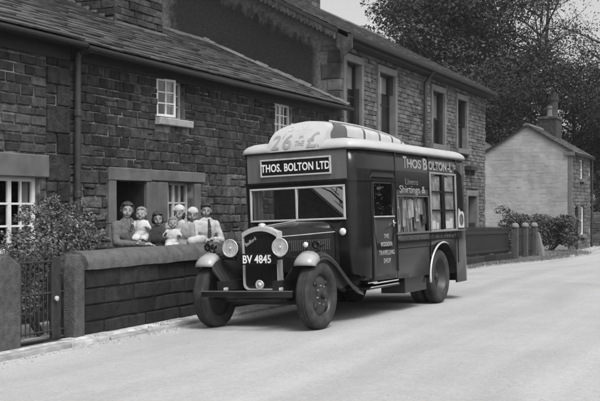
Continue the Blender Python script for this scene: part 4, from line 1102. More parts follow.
for side in (1, -1): rm.tube([((ws_(2.715)+.012)*side*(1-.13*smooth01(3.6,4.2,y)), y, 2.31+.418*hs_at(y)) for y in (1.42,1.9,2.3,2.7,3.1,3.4,3.7,3.9,4.05,4.15)], .014, 8)
each(rm, 'clerestory_gutter', M_roofw, clo, smooth=True)
# name board over the windscreen
mb = MB(); mb.bbox(-.535, .535, .925, .948, 1.985, 2.2, .006); sg = mb.build('name_board', M_black, van)
mb = MB()
for (x0, x1, z0, z1) in ((-.545,.545,1.968,1.99),(-.545,.545,2.19,2.212),(-.545,-.523,1.99,2.19),(.523,.545,1.99,2.19)): mb.bbox(x0, x1, .912, .945, z0, z1, .005)
mb.build('board_frame', M_trimw, sg)
text_mesh('lettering', 'THOS. BOLTON LTD', M_letw, sg, frame_m(V3((0,.9235,2.04)), V3((1,0,0)), V3((0,0,1)), V3((0,-1,0))), .148, off=.003, sx=.735, space=1.06)
# windscreen
mb = MB()
for (x0, x1, z0, z1) in ((-.735,.735,1.352,1.378),(-.735,.735,1.79,1.815),(-.735,-.71,1.378,1.79),(.705,.735,1.378,1.79),(-.015,.012,1.378,1.79)): mb.bbox(x0, x1, .925, .955, z0, z1, .006)
ws = mb.build('windscreen_frame', M_trimw, van)
for (x0, x1) in ((-.71,-.015),(.012,.705)):
    mb = MB(); mb.quad((x0,.936,1.378),(x1,.936,1.378),(x1,.956,1.79),(x0,.956,1.79)); mb.build('pane', M_screen, ws)
mb = MB()
for i, x in enumerate((-.70,-.665,-.63,-.60)): mb.tube([(x,1.0+.02*(i%2),1.37),(x,1.0+.02*(i%2),1.8)], .02, 6)
mb.build('curtain', mat('cab_curtain', .22, .95, .2), van)
mb = MB()   # cab interior: bulkhead, seats, wheel
mb.box(-.93, .93, 2.12, 2.15, .6, 2.28); mb.box(-.8, .8, 1.05, 2.1, .55, .6)
mb.build('cab_bulkhead', M_chass, van)
mb = MB(); mb.bbox(-.72, -.12, 1.75, 1.88, .85, 1.45, .04); mb.bbox(-.72, -.12, 1.45, 1.88, .72, .86, .03); mb.build('driver_seat', M_seat, van)
mb = MB(); mb.lathe([(.19+.012*cos(q), .012*sin(q)) for q in [2*pi*i/8 for i in range(8)]], (-.42,1.32,1.3), (0,-.75,.66), n=24, close=True); mb.tube([(-.42,1.32,1.3),(-.42,1.0,1.0)], .015, 6); mb.tube([(-.6,1.32,1.3),(-.24,1.32,1.3)], .01, 6)
mb.build('steering_wheel', M_black, van)
# shop interior: floor, far shelves of folded stock
mb = MB(); mb.box(-.92, .92, 2.16, 4.95, .95, 1.0); mb.box(-.9, -.6, 2.2, 4.9, 1.0, 2.2); mb.build('stock_shelves', M_chass, van)
# display window with hung fabrics
y0, y1, z0, z1 = DISP
mb = MB()
for (a, b, c, d) in ((y0-.02,y1+.02,z0-.022,z0),(y0-.02,y1+.02,z1,z1+.015),(y0-.02,y0,z0,z1),(y1,y1+.02,z0,z1)): mb.bbox(.968, .978, a, b, c, d, .003)
dw = mb.build('display_window', M_bodyl, van)
mb = MB(); mb.quad((.962,y0,z0),(.962,y1,z0),(.962,y1,z1),(.962,y0,z1)); mb.build('pane', M_vglass, dw)
mb = MB(); rf_ = random.Random(5)
for k in range(34):
    w = rf_.uniform(.06,.22); ya = rf_.uniform(y0-.02, y1-w+.02); h = rf_.uniform(.12,.42)*(1.25 if ya < 2.6 else .85)
    zb = z0+(rf_.random()**1.6)*(z1-z0-h*.6); zt = min(zb+h, z1+.01); xx0 = .90+.0013*k; n = 12; fq = rf_.uniform(50,130); sk = rf_.uniform(-.05,.05); bw_1 = rf_.uniform(-.05,.05)
    vs = []
    for i in range(n+1):
        u = i/n; yy = min(max(ya+w*u, y0-.02), y1+.02)
        for j in range(5):
            v = j/4; vs.append((xx0+.006*sin(yy*fq+j*.4)+.003*sin(v*5+k), yy+sk*v*h, max(z0, zb+bw_1*(u-.5)-.03*sin(pi*u)*(k % 3 == 0))*(1-v)+zt*v-.018*(2*u-1)**2*v))
    mb.add(vs, [(5*i+j,5*i+5+j,5*i+6+j,5*i+1+j) for i in range(n) for j in range(4)])
mb.add([(.895,y0-.02,z0),(.895,y1+.02,z0),(.895,y1+.02,z1),(.895,y0-.02,z1)], [(0,1,2,3)])
mb.build('hung_fabrics', M_fabric, dw, recalc=False)
mb = MB(); mb.box(.78, .80, y0, y1, 1.0, z1+.1); mb.build('backing', M_chass, dw)
text_mesh('lettering', '2/', M_let, dw, frame_m(V3((.9655, 2.93, 1.30)), V3((0,1,0)), V3((0,0,1)), V3((1,0,0))), .28, off=.003, sx=.7)
# side lettering
def side_text(tx, y, w, z, sz, m_, off=.002, space=1.):
    text_mesh('lettering', tx, m_, van, frame_m(V3((.9705, y, z)), V3((0,1,0)), V3((0,0,1)), V3((1,0,0))), sz, off=off, align='LEFT', space=space, ext=.003, fit=w)
for q in (('T', 2.41, .13, 2.075, .24, M_let, .005), ('HOS', 2.56, .55, 2.085, .18, M_let, .004), ('B', 3.2, .17, 2.075, .24, M_let, .005), ('OLTON', 3.42, .80, 2.085, .18, M_let, .004),
          ('-L', 4.28, .2, 2.075, .21, M_let, .004), ('TD', 4.51, .15, 2.125, .1, M_let, .002), ('Linens', 2.47, .5, 1.835, .13, M_letfaint, .001), ('Shirtings &', 2.25, 1.0, 1.715, .15, M_let, -.0005)): side_text(*q)
mb = MB(); rl = random.Random(9); y = 2.35   # worn, no longer legible strip of lettering under the waist
while y < 4.75:
    if rl.random() < .84:
        h = rl.choice((.05,.055,.08)); mb.box(.968, .9715, y, y+.008, 1.02, 1.02+h)
        if rl.random() < .6: mb.box(.968, .9715, y+.009, y+.028, 1.02+rl.choice((0,.022,.043)), 1.028+rl.choice((0,.022,.043)) if False else 1.0701)
        if rl.random() < .5: mb.box(.968, .9715, y+.03, y+.036, 1.02, 1.062)
    y += .052
each(mb, 'worn_letter', mat('faded_lettering', .05, .6, .4, 12), van)
# shop window with sashes
y0, y1, z0, z1 = SHOP; ym = (y0+y1)/2
mb = MB()
for (a, b, c, d) in ((y0-.03,y1+.03,z1-.0,z1+.03),(y0-.035,y0+.015,z0,z1),(y1-.015,y1+.035,z0,z1),(y0-.03,y1+.03,z0-.03,z0)): mb.bbox(.965, .985, a, b, c, d, .004)
sw_ = mb.build('shop_window', mat('greyed_window_frame', .2, .55, .2, 9), van)
mb = MB(); mb.bbox(.955, .982, ym-.05, ym+.05, z0, z1, .005)
for (a, b) in ((y0+.015, ym-.05), (ym+.05, y1-.015)):
    for z in (z0+.30, z0+.59): mb.bbox(.957, .975, a, b, z-.016, z+.016, .004)
mb.build('sash_bars', M_body, sw_)
mb = MB(); mb.quad((.958,y0,z0),(.958,y1,z0),(.958,y1,z1),(.958,y0,z1)); mb.build('pane', M_vglass, sw_)
mb = MB()
for (a, b) in ((y0+.03, ym-.07), (ym+.07, y1-.03)):
    n = 10; vs = []
    for i in range(n+1): vs += [(.94+.01*(i%2), a+(b-a)*i/n, z0), (.94+.01*(i%2), a+(b-a)*i/n, z1-.03)]
    mb.add(vs, [(2*i,2*i+2,2*i+3,2*i+1) for i in range(n)])
mb.build('lace_curtain', M_lace, sw_)
mb = MB()
for (yy, zz, w, h) in ((3.55,1.165,.16,.13),(3.75,1.165,.1,.1),(4.15,1.165,.2,.12),(4.36,1.165,.12,.16)): mb.box(.945, .954, yy, yy+w, zz, zz+h)
each(mb, 'price_card', M_blind, sw_)
mb = MB(); mb.box(.83, .85, y0, y1, 1.0, z1+.05); mb.build('backing', M_chass, sw_)
# white poster with a round emblem on the rear corner
mb = MB(); P = [(4.70,1.17),(4.985,1.165),(4.99,1.33),(4.975,1.40),(4.92,1.44),(4.83,1.43),(4.735,1.49),(4.715,1.40),(4.695,1.30)]
mb.add([(.971,y,z) for y,z in P]+[(.977,y,z) for y,z in P], [tuple(range(9))[::-1], tuple(range(9,18))]+[(i,(i+1)%9,9+(i+1)%9,9+i) for i in range(9)])
po = mb.build('poster', M_trimw, van)
mb = MB(); mb.lathe([(.10,.0),(.10,.003),(.075,.003),(.075,.0)], (.977,4.845,1.30), (1,0,0), n=24); mb.lathe([(.001,.0),(.05,.0),(.05,.003),(.001,.003)], (.977,4.845,1.30), (1,0,0), n=20); mb.build('emblem', M_bodyl, po)
# rear arch: beading, well
mb = MB()
for side in (1, -1):
    pts = []
    for i in range(25):
        q = pi-pi*i/24*.62 ; pts.append(((.985)*side, AY+(AR+.005)*cos(q), .43+.525*sin(q)))
    pts = [(.985*side, AY-AR-.01, .36)]+pts
    mb.tube(pts, [.022,.02,.018]+[.016]*14+[.014]*3+[.016,.013,.01,.008,.006,.005], 8)
each(mb, 'arch_beading', M_shell, body, smooth=True)
mb = MB()
for side in (1, -1):
    rg = []
    for xx in (.96, .55):
        rg.append([(xx*side, AY+(AR+.0)*cos(pi-pi*i/20), .43+.52*sin(pi-pi*i/20)) for i in range(21)])
    mb.loft(rg, closed=False)
    mb.add([(.55*side, AY+AR*cos(pi-pi*i/20), .43+.52*sin(pi-pi*i/20)) for i in range(21)], [tuple(range(21))])
each(mb, 'wheel_well', M_chass, body, merge=False)
# chassis and underside
mb = MB()
for x in (-.4, .4): mb.box(x-.04, x+.04, -.42, 5.0, .50, .62)
for y in (.5, 2.0, 3.2, 4.7): mb.box(-.36, .36, y, y+.08, .52, .6)
mb.box(-.9, .9, 1.1, 3.28, .53, .56); mb.box(-.9, .9, 4.6, 5.0, .5, .53)
mb.box(-.3, .3, .1, .9, .42, .62); mb.lathe([(.0,0),(.14,.05),(.16,.2),(.14,.5),(0,.55)], (0,.15,.45), (0,1,0), n=16)
mb.build('chassis', M_chass, van)
mb = MB(); mb.tube([(-.72,0,.40),(-.45,0,.34),(.45,0,.34),(.72,0,.40)], .04, 8); mb.build('front_axle', M_chass, van)
mb = MB(); mb.tube([(-.8,AY,.42),(.8,AY,.42)], .06, 10); mb.ell((0,AY,.42),(.18,.2,.19),16,10); mb.build('rear_axle', M_chass, van)
for x in (-.42,.42):
    mb = MB()
    for i in range(4): mb.tube([(x,-.42+.06*i,.50-.028*i),(x,-.2,.43-.028*i+.02),(x,0,.42-.028*i),(x,.25,.43-.028*i+.02),(x,.5-.06*i,.5-.028*i)], .014, 5)
    mb.build('front_spring', M_chass, van)
mb = MB(); mb.bbox(.55, .93, 2.42, 3.28, .26, .50, .012); mb.build('tool_box', M_body, van)
mb = MB(); mb.bbox(.5, .945, 1.15, 2.2, .40, .425, .006); mb.bbox(.935, .95, 1.15, 2.2, .418, .432, .004); mb.build('step_board', M_shell if False else M_body, van)
mb = MB(); mb.bbox(.936, .952, 1.2, 2.15, .425, .436, .003); mb.bbox(.93, .965, 1.3, 2.12, .47, .485, .004); each(mb, 'step_edging', M_shell, van)
# bonnet, cowl
def bon(t):
    y = .0+.95*t; w = .25+.36*t; zt = 1.285+.07*t; zsd = 1.17+.04*t
    pts = [(w, y, .70), (w, y, zsd-.03), (w-.012, y, zsd+.02), (w*.9, y, zsd+(zt-zsd)*.62), (w*.72, y, zsd+(zt-zsd)*.86), (w*.42, y, zt-.012), (0, y, zt)]
    return pts+[(-x, yy, z) for x, yy, z in pts[:-1][::-1]]
mb = MB(); mb.loft([bon(t) for t in (0,.2,.4,.6,.8,.93)], closed=False); bn = mb.build('bonnet', M_body, van, smooth=True, angle=40)
mb = MB(); mb.loft([[(x*1.008, y, z+.003) for x, y, z in bon(t)] for t in (.935,1.0)], closed=False); mb.build('cowl', M_body, van, smooth=True, angle=40)
for side in (1,-1):
    mb = MB()
    for i in range(20):
        t = .14+.036*i; y = .0+.95*t; w = .25+.36*t
        mb.add([((w+.002)*side,y,.96),((w+.016)*side,y,.97),((w+.016)*side,y,1.09),((w+.002)*side,y,1.10),((w+.006)*side,y+.02,.96),((w+.006)*side,y+.02,1.10)], [(0,1,2,3),(1,4,5,2),(0,4,1),(3,2,5)])
    mb.build('louvres', M_bodyl, bn)
mb = MB(); mb.tube([(0,.0,1.29),(0,.9,1.357)], .006, 6)
for side in (1,-1): mb.tube([((.25+.36*t+.004)*side,.0+.95*t,1.155+.04*t) for t in (0,.5,.93)], .006, 6)
mb.build('hinge', M_shell, bn)
# radiator
def rad(w, z0, z1, n=10, rr=.09):
    pts = []
    for i in range(n+1):
        x = w*(1-2*i/n); pts.append((x, z1-.075*(abs(x)/w)**2.2))
    for i in range(1, 6):
        q = pi/2*i/5; pts.append((-w+rr-rr*cos(q-0) if False else -w+rr*(1-cos(q)) , z0+rr*(1-sin(q))))
    lower = [(-w, z0+.25)]
    b = [(-w+rr*(1-cos(pi/2*i/5)), z0+rr*(1-sin(pi/2*i/5))) for i in range(6)]
    return pts[:n+1]+lower+b+[(-x, z) for x, z in b[::-1]]+[(w, z0+.25)]
ro, ri = rad(.262,.485,1.295,rr=.075), [(x*.925, z) for x, z in rad(.262,.506,1.236,rr=.075)]
mb = MB(); k = len(ro)
rings = [[(x,.04,z) for x,z in ro],[(x,-.07,z) for x,z in ro],[(x*.985,-.088,.89+(z-.89)*.985) for x,z in ro],[(x*1.01,-.088,z) for x,z in ri],[(x,-.07,z) for x,z in ri],[(x,-.04,z) for x,z in ri]]
mb.loft(rings); rs_ = mb.build('radiator_shell', M_shell, van, smooth=True, angle=35)
mb = MB(); mb.add([(x,-.05,z) for x,z in ri],[tuple(range(len(ri)))])
for i in range(40): 
    x = -.225+.45*i/39; mb.box(x-.0018,x+.0018,-.064,-.052,.55,1.19)
mb.build('radiator_core', M_grille, rs_)
text_mesh('badge_script', 'Bedford', M_shell, rs_, frame_m(V3((-.21,-.07,1.04)), V3((.85,0,.5)).normalized(), V3((-.5,0,.85)).normalized(), V3((0,-1,0))), .066, off=.0, sx=.85, align='LEFT')
mb = MB(); mb.lathe([(.02,0),(.05,.005),(.05,.03),(.03,.045),(.0,.05)], (0,-.01,1.288), n=16); mb.build('radiator_cap', M_shell, rs_, smooth=True)
mb = MB(); mb.lathe([(.058,0),(.062,.012),(.05,.02),(.045,.01),(.03,.01),(.03,.024),(.0,.03)], (.02,-.14,.56), (0,-1,0), n=20); mb.tube([(.02,-.04,.56),(.02,-.14,.56)], .02, 8); mb.build('starting_handle_boss', M_shell, van, smooth=True)
mb = MB(); mb.bbox(-.29, .29, -.165, -.15, .815, .955, .006); np_ = mb.build('number_plate', M_black, van)
text_mesh('lettering', 'BV 4845', M_letw, np_, frame_m(V3((0,-.167,.835)), V3((1,0,0)), V3((0,0,1)), V3((0,-1,0))), .142, off=.003, sx=.84, space=1.04)
mb = MB(); mb.tube([(-.62,-.06,.90),(-.3,-.13,.885),(.3,-.13,.885),(.62,-.06,.90)], .016, 8); mb.build('lamp_bar', M_black, van)
for x in (-.365,.365):
    mb = MB(); mb.lathe([(.0,.15),(.04,.145),(.085,.10),(.108,.04),(.113,.0)], (x,-.20,1.03), (0,1,0), n=28); mb.tube([(x,-.13,1.0),(x,-.13,.89)], .02, 8)
    hl = mb.build('headlamp', M_black, van, smooth=True, angle=60)
    mb = MB(); mb.lathe([(.113,.0),(.117,-.006),(.115,-.016),(.104,-.016),(.102,.0)], (x,-.20,1.03), (0,1,0), n=28, close=True); mb.build('rim', M_shell, hl, smooth=True)
    mb = MB(); mb.loft([[(x+r*cos(q), -.20+h, 1.03+r*sin(q)) for q in [2*pi*i/28 for i in range(28)]] for r, h in ((.105,-.012),(.09,-.005),(.06,-.003),(.03,-.0025),(.001,-.002))]); mb.build('reflector', M_reflector, hl, smooth=True)
    mb = MB(); mb.ell((x,-.208,1.03), (.018,.012,.018), 12, 8); mb.build('bulb', M_lens, hl, smooth=True)
    mb = MB(); mb.loft([[(x+r*cos(q), -.20+h, 1.03+r*sin(q)) for q in [2*pi*i/28 for i in range(28)]] for r, h in ((.105,-.013),(.08,-.024),(.04,-.031),(.001,-.033))]); mb.build('lens', M_lampglass, hl, smooth=True)
    mb = MB(); mb.tube([(x-.1,-.216,1.035),(x,-.236,1.03),(x+.1,-.216,1.035)], .0025, 6); mb.build('lens_strap', M_shell, hl)
mb = MB(); mb.bbox(-.655, .655, -.47, -.44, .425, .495, .008); bp = mb.build('bumper', M_black, van)
mb = MB(); mb.bbox(-.655, .655, -.472, -.438, .494, .505, .003); mb.build('top_edge', M_bodyl, bp)
mb = MB()
for x in (-.4,.4): mb.tube([(x,-.45,.46),(x,-.3,.5),(x,.0,.55)], .022, 8)
each(mb, 'bumper_iron', M_chass, van)
mb = MB()
for x in (-.4,.4): mb.bbox(x-.05,x+.05,-.40,-.30,.50,.54,.01); mb.tube([(x-.06,-.36,.52),(x+.06,-.36,.52)], .02, 10)
each(mb, 'spring_shackle', M_shell, van)
# wings
PW = [(-.31,.80),(-.305,.835),(-.28,.87),(-.22,.91),(-.13,.945),(-.02,.965),(.1,.955),(.25,.91),(.4,.83),(.55,.725),(.7,.62),(.85,.53),(1.0,.465),(1.15,.43)]
PX = [(.58,-.06),(.60,-.02),(.64,.015),(.71,.03),(.79,.02),(.845,-.012),(.865,-.05),(.868,-.10)]
def wing_rings(i0, i1, off=0.):
    rg = []
    for i in range(i0, i1+1):
        y, z = PW[i]; a0, a1 = PW[max(i-1,0)], PW[min(i+1,len(PW)-1)]
        t = V3((a1[0]-a0[0], a1[1]-a0[1], 0)).normalized(); n = (-t.y, t.x)
        rg.append([(x, y+n[0]*(d+off), z+n[1]*(d+off)) for x, d in PX])
    return rg
for side in (1,-1):
    mb = MB(); mb.loft([[(x*side,y,z) for x,y,z in r] for r in wing_rings(0, len(PW)-1)], closed=False)
    wg = mb.build('wing', M_black, van, smooth=True, solid=.006)
    mb = MB(); mb.loft([[(x*side,y,z) for x,y,z in r] for r in wing_rings(0, 4, .004)], closed=False); mb.build('white_tip', M_tipw, wg, smooth=True, solid=.004)
    mb = MB(); pts = [(.585*side, y, z-.05) for y, z in PW]
    mb.loft([pts, [(.40*side, y+.0, .55) for y, z in PW]], closed=False); mb.build('apron', M_chass, wg)
    # side lamp and horn on the wing
    mb = MB(); xx = .68; mb.lathe([(.0,.07),(.022,.06),(.034,.03),(.038,.0)], (xx*side,-.12,1.05), (0,1,0), n=16); mb.tube([(xx*side,-.1,1.03),(xx*side,-.1,.97)], .012, 6); sd_ = mb.build('side_lamp', M_black, wg, smooth=True)
    mb = MB(); mb.lathe([(.037,-.0),(.03,-.01),(.0,-.014)], (xx*side,-.12,1.05), (0,1,0), n=16); mb.build('lens', M_lens if side > 0 else M_black, sd_, smooth=True)
    mb = MB(); hx = .80*side; mb.lathe([(.0,.16),(.03,.155),(.035,.1),(.018,.08),(.02,.05),(.05,.0),(.055,-.01),(.03,.0),(.0,.03)], (hx,-.06,1.045), (0,1,0), n=18); mb.tube([(hx,.0,1.02),(hx,.0,.96)], .012, 6); mb.build('horn', M_black, wg, smooth=True)
mb = MB(); mb.lathe([(.0,.05),(.035,.04),(.05,.015),(.052,.0)], (.70,.90,1.19), (0,1,0), n=18); sl_ = mb.build('cab_lamp', M_black, van, smooth=True)
mb = MB(); mb.lathe([(.05,.0),(.044,-.012),(.02,-.02),(.0,-.022)], (.70,.90,1.19), (0,1,0), n=18); mb.build('lens', M_lens, sl_, smooth=True)
# wheels
M_nut = mat('worn_nut', .2, .5, .3, 9)
def wheel(x, y, out, dual=False):
    w = .095
    prof = [(.27,-w*.75),(.30,-w*.95),(.36,-w*1.0),(.40,-w*.86),(.417,-w*.62),(.42,-w*.55),(.412,-w*.52),(.412,-w*.42),(.42,-w*.39),(.42,-w*.06),(.411,-w*.03),(.411,w*.03),(.42,w*.06),(.42,w*.39),(.412,w*.42),(.412,w*.52),(.42,w*.55),(.417,w*.62),(.40,w*.86),(.36,w*1.0),(.30,w*.95),(.27,w*.75)]
    mb = MB(); mb.lathe([(.12,-.02),(.25,-.04),(.27,-w*.7),(.285,-w*.75),(.285,w*.75),(.27,w*.7),(.25,.03),(.2,.055 if not dual else -.03),(.12,.06 if not dual else -.05),(.085,.06 if not dual else -.05)], (x,y,.42), (out,0,0), n=40)
    wh = mb.build('wheel', M_wheel, van, smooth=True, angle=35)
    mb = MB(); mb.lathe(prof, (x,y,.42), (out,0,0), n=56, close=True); mb.build('tyre', M_tyre, wh, smooth=True, angle=50)
    d = .062 if not dual else -.045
    mb = MB(); mb.lathe([(.10,d-.01),(.1,d),(.085,d+.01),(.055,d+.015),(.052,d+.06),(.035,d+.075),(.0,d+.08)], (x,y,.42), (out,0,0), n=24); mb.build('hub', M_wheel, wh, smooth=True, angle=40)
    mb = MB()
    for i in range(8):
        q = 2*pi*i/8+.2; mb.lathe([(.013,0),(.013,.018),(.006,.022),(.0,.022)], (x+out*(d-.004), y+.118*cos(q), .42+.118*sin(q)), (out,0,0), n=6)
    each(mb, 'wheel_nut', M_nut, wh)
    mb = MB()
    for i in range(4 if not dual else 6):
        q = 2*pi*i/(4 if not dual else 6)+.75; rr = .198
        mb.lathe([(.0,.0),(.036,.0),(.042,.004),(.042,.008),(.036,.006),(.0,.004)], (x+out*(.052 if not dual else -.036), y+rr*cos(q), .42+rr*sin(q)), (out,0,0), n=16)
    each(mb, 'hand_hole', M_black, wh, smooth=True)
    return wh
for s in (1,-1):
    wheel(.75*s, 0, s); wheel(.835*s, AY, s, True); wheel(.60*s, AY, s, True)
# end of the van

# ------------------------------------------------------------ the people behind the wall
M_skin = mat('skin', .25, .85, .05, 9, spec=.1)
M_hair = mat('dark_hair', .03, .6, .3, 30)
M_hairl = mat('fair_hair', .17, .65, .25, 30)
M_eye = mat('dark_eye', .05, .4, .1)
M_lip = mat('lips', .07, .6, .1)
M_tweed = mat('grey_tweed', .105, .95, .25, 40, bump=.4, bscale=120)
M_dkcloth = mat('dark_cloth', .035, .95, .25, 20)
M_ltcloth = mat('light_grey_cloth', .24, .95, .15, 12, bump=.3, bscale=50)
M_whcloth = mat('white_cloth', .42, .95, .08, 10, bump=.3, bscale=40)
M_shoe = mat('black_shoe', .02, .4, .1)
def capsule(mb, p0, r0, p1, r1, n=14):
    p0, p1 = V3(p0), V3(p1); d = p1-p0; L_ = max(d.length, 1e-4)
    prof = [(r0*sin(pi/2*i/4), -r0*cos(pi/2*i/4)) for i in range(5)]+[(r1*cos(pi/2*i/4), L_+r1*sin(pi/2*i/4)) for i in range(5)]
    mb.lathe(prof, p0, d, n=n)
def blob(name, parts, m_, parent, F, voxel=.011, smooth=3, rough=None):
    """closed pieces fused into one continuous skin"""
    mb = MB()
    for p in parts:
        if p[0] == 'c': capsule(mb, p[1], p[2], p[3], p[4])
        else: mb.ell(p[1], p[2], 16, 12, p[3] if len(p) > 3 else None)
    me = bpy.data.meshes.new('tmp'); me.from_pydata([tuple(F(v)) for v in mb.v], [], mb.f)
    bm = bmesh.new(); bm.from_mesh(me); bmesh.ops.recalc_face_normals(bm, faces=bm.faces[:]); bm.to_mesh(me); bm.free()
    t = bpy.data.objects.new('tmp', me); COL.objects.link(t)
    r = t.modifiers.new('r', 'REMESH'); r.mode = 'VOXEL'; r.voxel_size = voxel
    s = t.modifiers.new('s', 'SMOOTH'); s.factor = .5; s.iterations = smooth
    bpy.context.view_layer.update()
    m2 = bpy.data.meshes.new_from_object(t.evaluated_get(bpy.context.evaluated_depsgraph_get())); m2.name = name
    bpy.data.objects.remove(t); bpy.data.meshes.remove(me)
    if rough:
        from mathutils import noise as NZ
        m2.update()
        for v in m2.vertices:
            n_ = NZ.noise(V3(v.co)*rough[1])+.5*NZ.noise(V3(v.co)*rough[1]*2.3)
            v.co = v.co+v.normal*n_*rough[0]
    m2.transform(Matrix.Translation(-V3(ORG[parent])))
    m2.polygons.foreach_set('use_smooth', [True]*len(m2.polygons)); m2.materials.clear(); m2.materials.append(m_)
    ob = bpy.data.objects.new(name, m2); COL.objects.link(ob); ob.parent = parent; ORG[ob] = ORG[parent]
    return ob
def hand(parts, w, dirv, side, s=1.):
    """palm, four unequal bent fingers and a thumb, at wrist w pointing along dirv"""
    d = V3(dirv).normalized(); u = V3((0,0,1)); a = d.cross(u); a = a.normalized() if a.length > .1 else V3((1,0,0)); n = a.cross(d)
    w = V3(w); pc = w+d*.045*s
    parts.append(('c', w, .024*s, pc, .03*s)); parts.append(('c', pc+a*.016*s, .019*s, pc-a*.016*s, .019*s))
    for i, l in enumerate((.058,.068,.064,.05)):
        o = pc+a*(.027-.018*i)*s+d*.022*s; m_ = o+d*l*.55*s-n*.008*s; e = m_+d*l*.4*s-n*.026*s
        parts.append(('c', o, .0095*s, m_, .009*s)); parts.append(('c', m_, .009*s, e, .008*s))
    t0 = pc+a*.03*side*s-d*.012*s; t1 = t0+a*.02*side*s+d*.035*s-n*.012*s
    parts.append(('c', t0, .012*s, t1, .0095*s))
from mathutils.bvhtree import BVHTree
def on_face(body_ob, parent, F, Fd):
    """returns a function that drops a point of the face's front plane onto the skin"""
    me = body_ob.data; bv = BVHTree.FromPolygons([v.co for v in me.vertices], [p.vertices for p in me.polygons])
    o = V3(ORG[parent])
    def g(p, lift=.0):
        q = F(p)-o; h = bv.ray_cast(q+Fd*.3, -Fd, .6)[0]
        return (h if h is not None else q)+o+Fd*lift
    return g
def person(label, x, y, zf, H, face, arms, top, bottom='skirt', topm=None, botm=None, hair=None, hairm=None, hat=None, head_turn=0., collar=None, tie=None, tilt=0., nod=0., stout=1.):
    """face: facing direction turned from the camera's line (radians); arms: (elbow, wrist) for viewer-left and viewer-right"""
    k = H/1.65
    vd = V3((0-x, 0-y, 0)).normalized(); a = face
    Fd = V3((vd.x*cos(a)-vd.y*sin(a), vd.x*sin(a)+vd.y*cos(a), 0)); Rd = V3((-Fd.y, Fd.x, 0))
    O = V3((x, y, zf))
    F = lambda p: O+(Rd*p[0]+Fd*p[1]+V3((0,0,1))*p[2])*k
    t = thing('person', label, 'person', (x, y, zf))
    hz = 1.535; q = head_turn
    def Hd(p):
        p = V3(p); x_, y_, z_ = p.x*cos(q)+p.y*sin(q), -p.x*sin(q)+p.y*cos(q), p.z-1.44
        return (x_*cos(tilt)+z_*sin(tilt), y_+.0*z_+nod*z_, -x_*sin(tilt)+z_*cos(tilt)+1.44)
    st = stout
    P = [('e',(0,0,1.25),(.150*st,.098*st,.19)),('e',(0,.0,1.03),(.122*st,.092*st,.16)),('e',(0,-.01,.90),(.158*st,.118*st,.14)),
         ('c',(-.145*st,-.005,1.345),.052,(.145*st,-.005,1.345),.052),('c',(0,-.015,1.34),.056,(0,-.005,1.46),.047)]
    legs = [('c',(.085*s,0,.86),.085,(.088*s,.012,.48),.058) for s in (1,-1)]+[('c',(.088*s,.012,.48),.055,(.088*s,-.015,.09),.036) for s in (1,-1)]+[('c',(.09*s,-.02,.045),.036,(.1*s,.13,.03),.028) for s in (1,-1)]
    P += legs
    A = []
    for s, (e, w, hd) in zip((-1, 1), arms):
        sh = (.165*s*st, -.005, 1.335)
        A += [('c',sh,.05,e,.04),('c',e,.04,w,.027)]
        P += [('c',sh,.046,e,.036),('c',e,.036,w,.025)]
        hp = []; hand(hp, w, hd, s); P += hp
    # head: skull, jaw, nose, brow, cheeks, ears
    P += [('e',Hd((0,-.012,hz+.02)),(.074,.092,.098)),('e',Hd((0,.022,hz-.045)),(.052,.058,.062)),('e',Hd((0,.055,hz-.085)),(.026,.022,.02)),
          ('c',Hd((0,.082,hz+.012)),.009,Hd((0,.102,hz-.025)),.013),('e',Hd((.030,.048,hz-.035)),(.032,.028,.034)),('e',Hd((-.030,.048,hz-.035)),(.032,.028,.034)),
          ('c',Hd((-.03,.066,hz+.03)),.008,Hd((.03,.066,hz+.03)),.008),('e',Hd((.076,-.005,hz-.005)),(.012,.02,.03)),('e',Hd((-.076,-.005,hz-.005)),(.012,.02,.03)),('e',Hd((0,.083,hz-.055)),(.02,.012,.01))]
    bd_ = blob('body', P, M_skin, t, F, .0085, 2); G = on_face(bd_, t, F, Fd)
    mb = MB()
    for s in (1,-1): mb.ell(G(Hd((.031*s,.07,hz+.004))), (.0105*k,.0105*k,.0058*k), 12, 8)
    each(mb, 'eye', M_eye, t, smooth=True)
    mb = MB()
    for s in (1,-1): mb.tube([G(Hd((q_[0]*s,.07,hz+q_[1])), .001) for q_ in ((.016,.024),(.026,.028),(.038,.029),(.05,.023))], [.0025,.0035,.003,.0015], 6)
    each(mb, 'eyebrow', M_hair, t)
    mb = MB(); mb.tube([G(Hd((x_,.07,hz-.058+.12*abs(x_)**1.2)), .0005) for x_ in (-.022,-.011,0,.011,.022)], [.0018,.004,.0045,.004,.0018], 6); mb.build('mouth', M_lip, t, smooth=True)
    # clothes
    T = [('e',(0,0,1.25),(.166*st,.114*st,.195)),('e',(0,.0,1.05),(.14*st,.108*st,.17)),('e',(0,-.01,.90),(.176*st,.136*st,.16)),('c',(-.148*st,-.006,1.338),.06,(.148*st,-.006,1.338),.06)]
    if st > 0 and bottom == 'skirt': T += [('e',(.055,.04,1.21),(.085,.075,.085)),('e',(-.055,.04,1.21),(.085,.075,.085))]
    for i, (e, w, hd) in enumerate(arms):
        s = (-1, 1)[i]; sh = (.168*s*st, -.006, 1.333); w2 = V3(e)+(V3(w)-V3(e))*.9
        T += [('c',sh,.06,e,.052),('c',e,.052,w2,.040)]
    blob(top, T, topm, t, F, .0125, 4, (.007, 14))
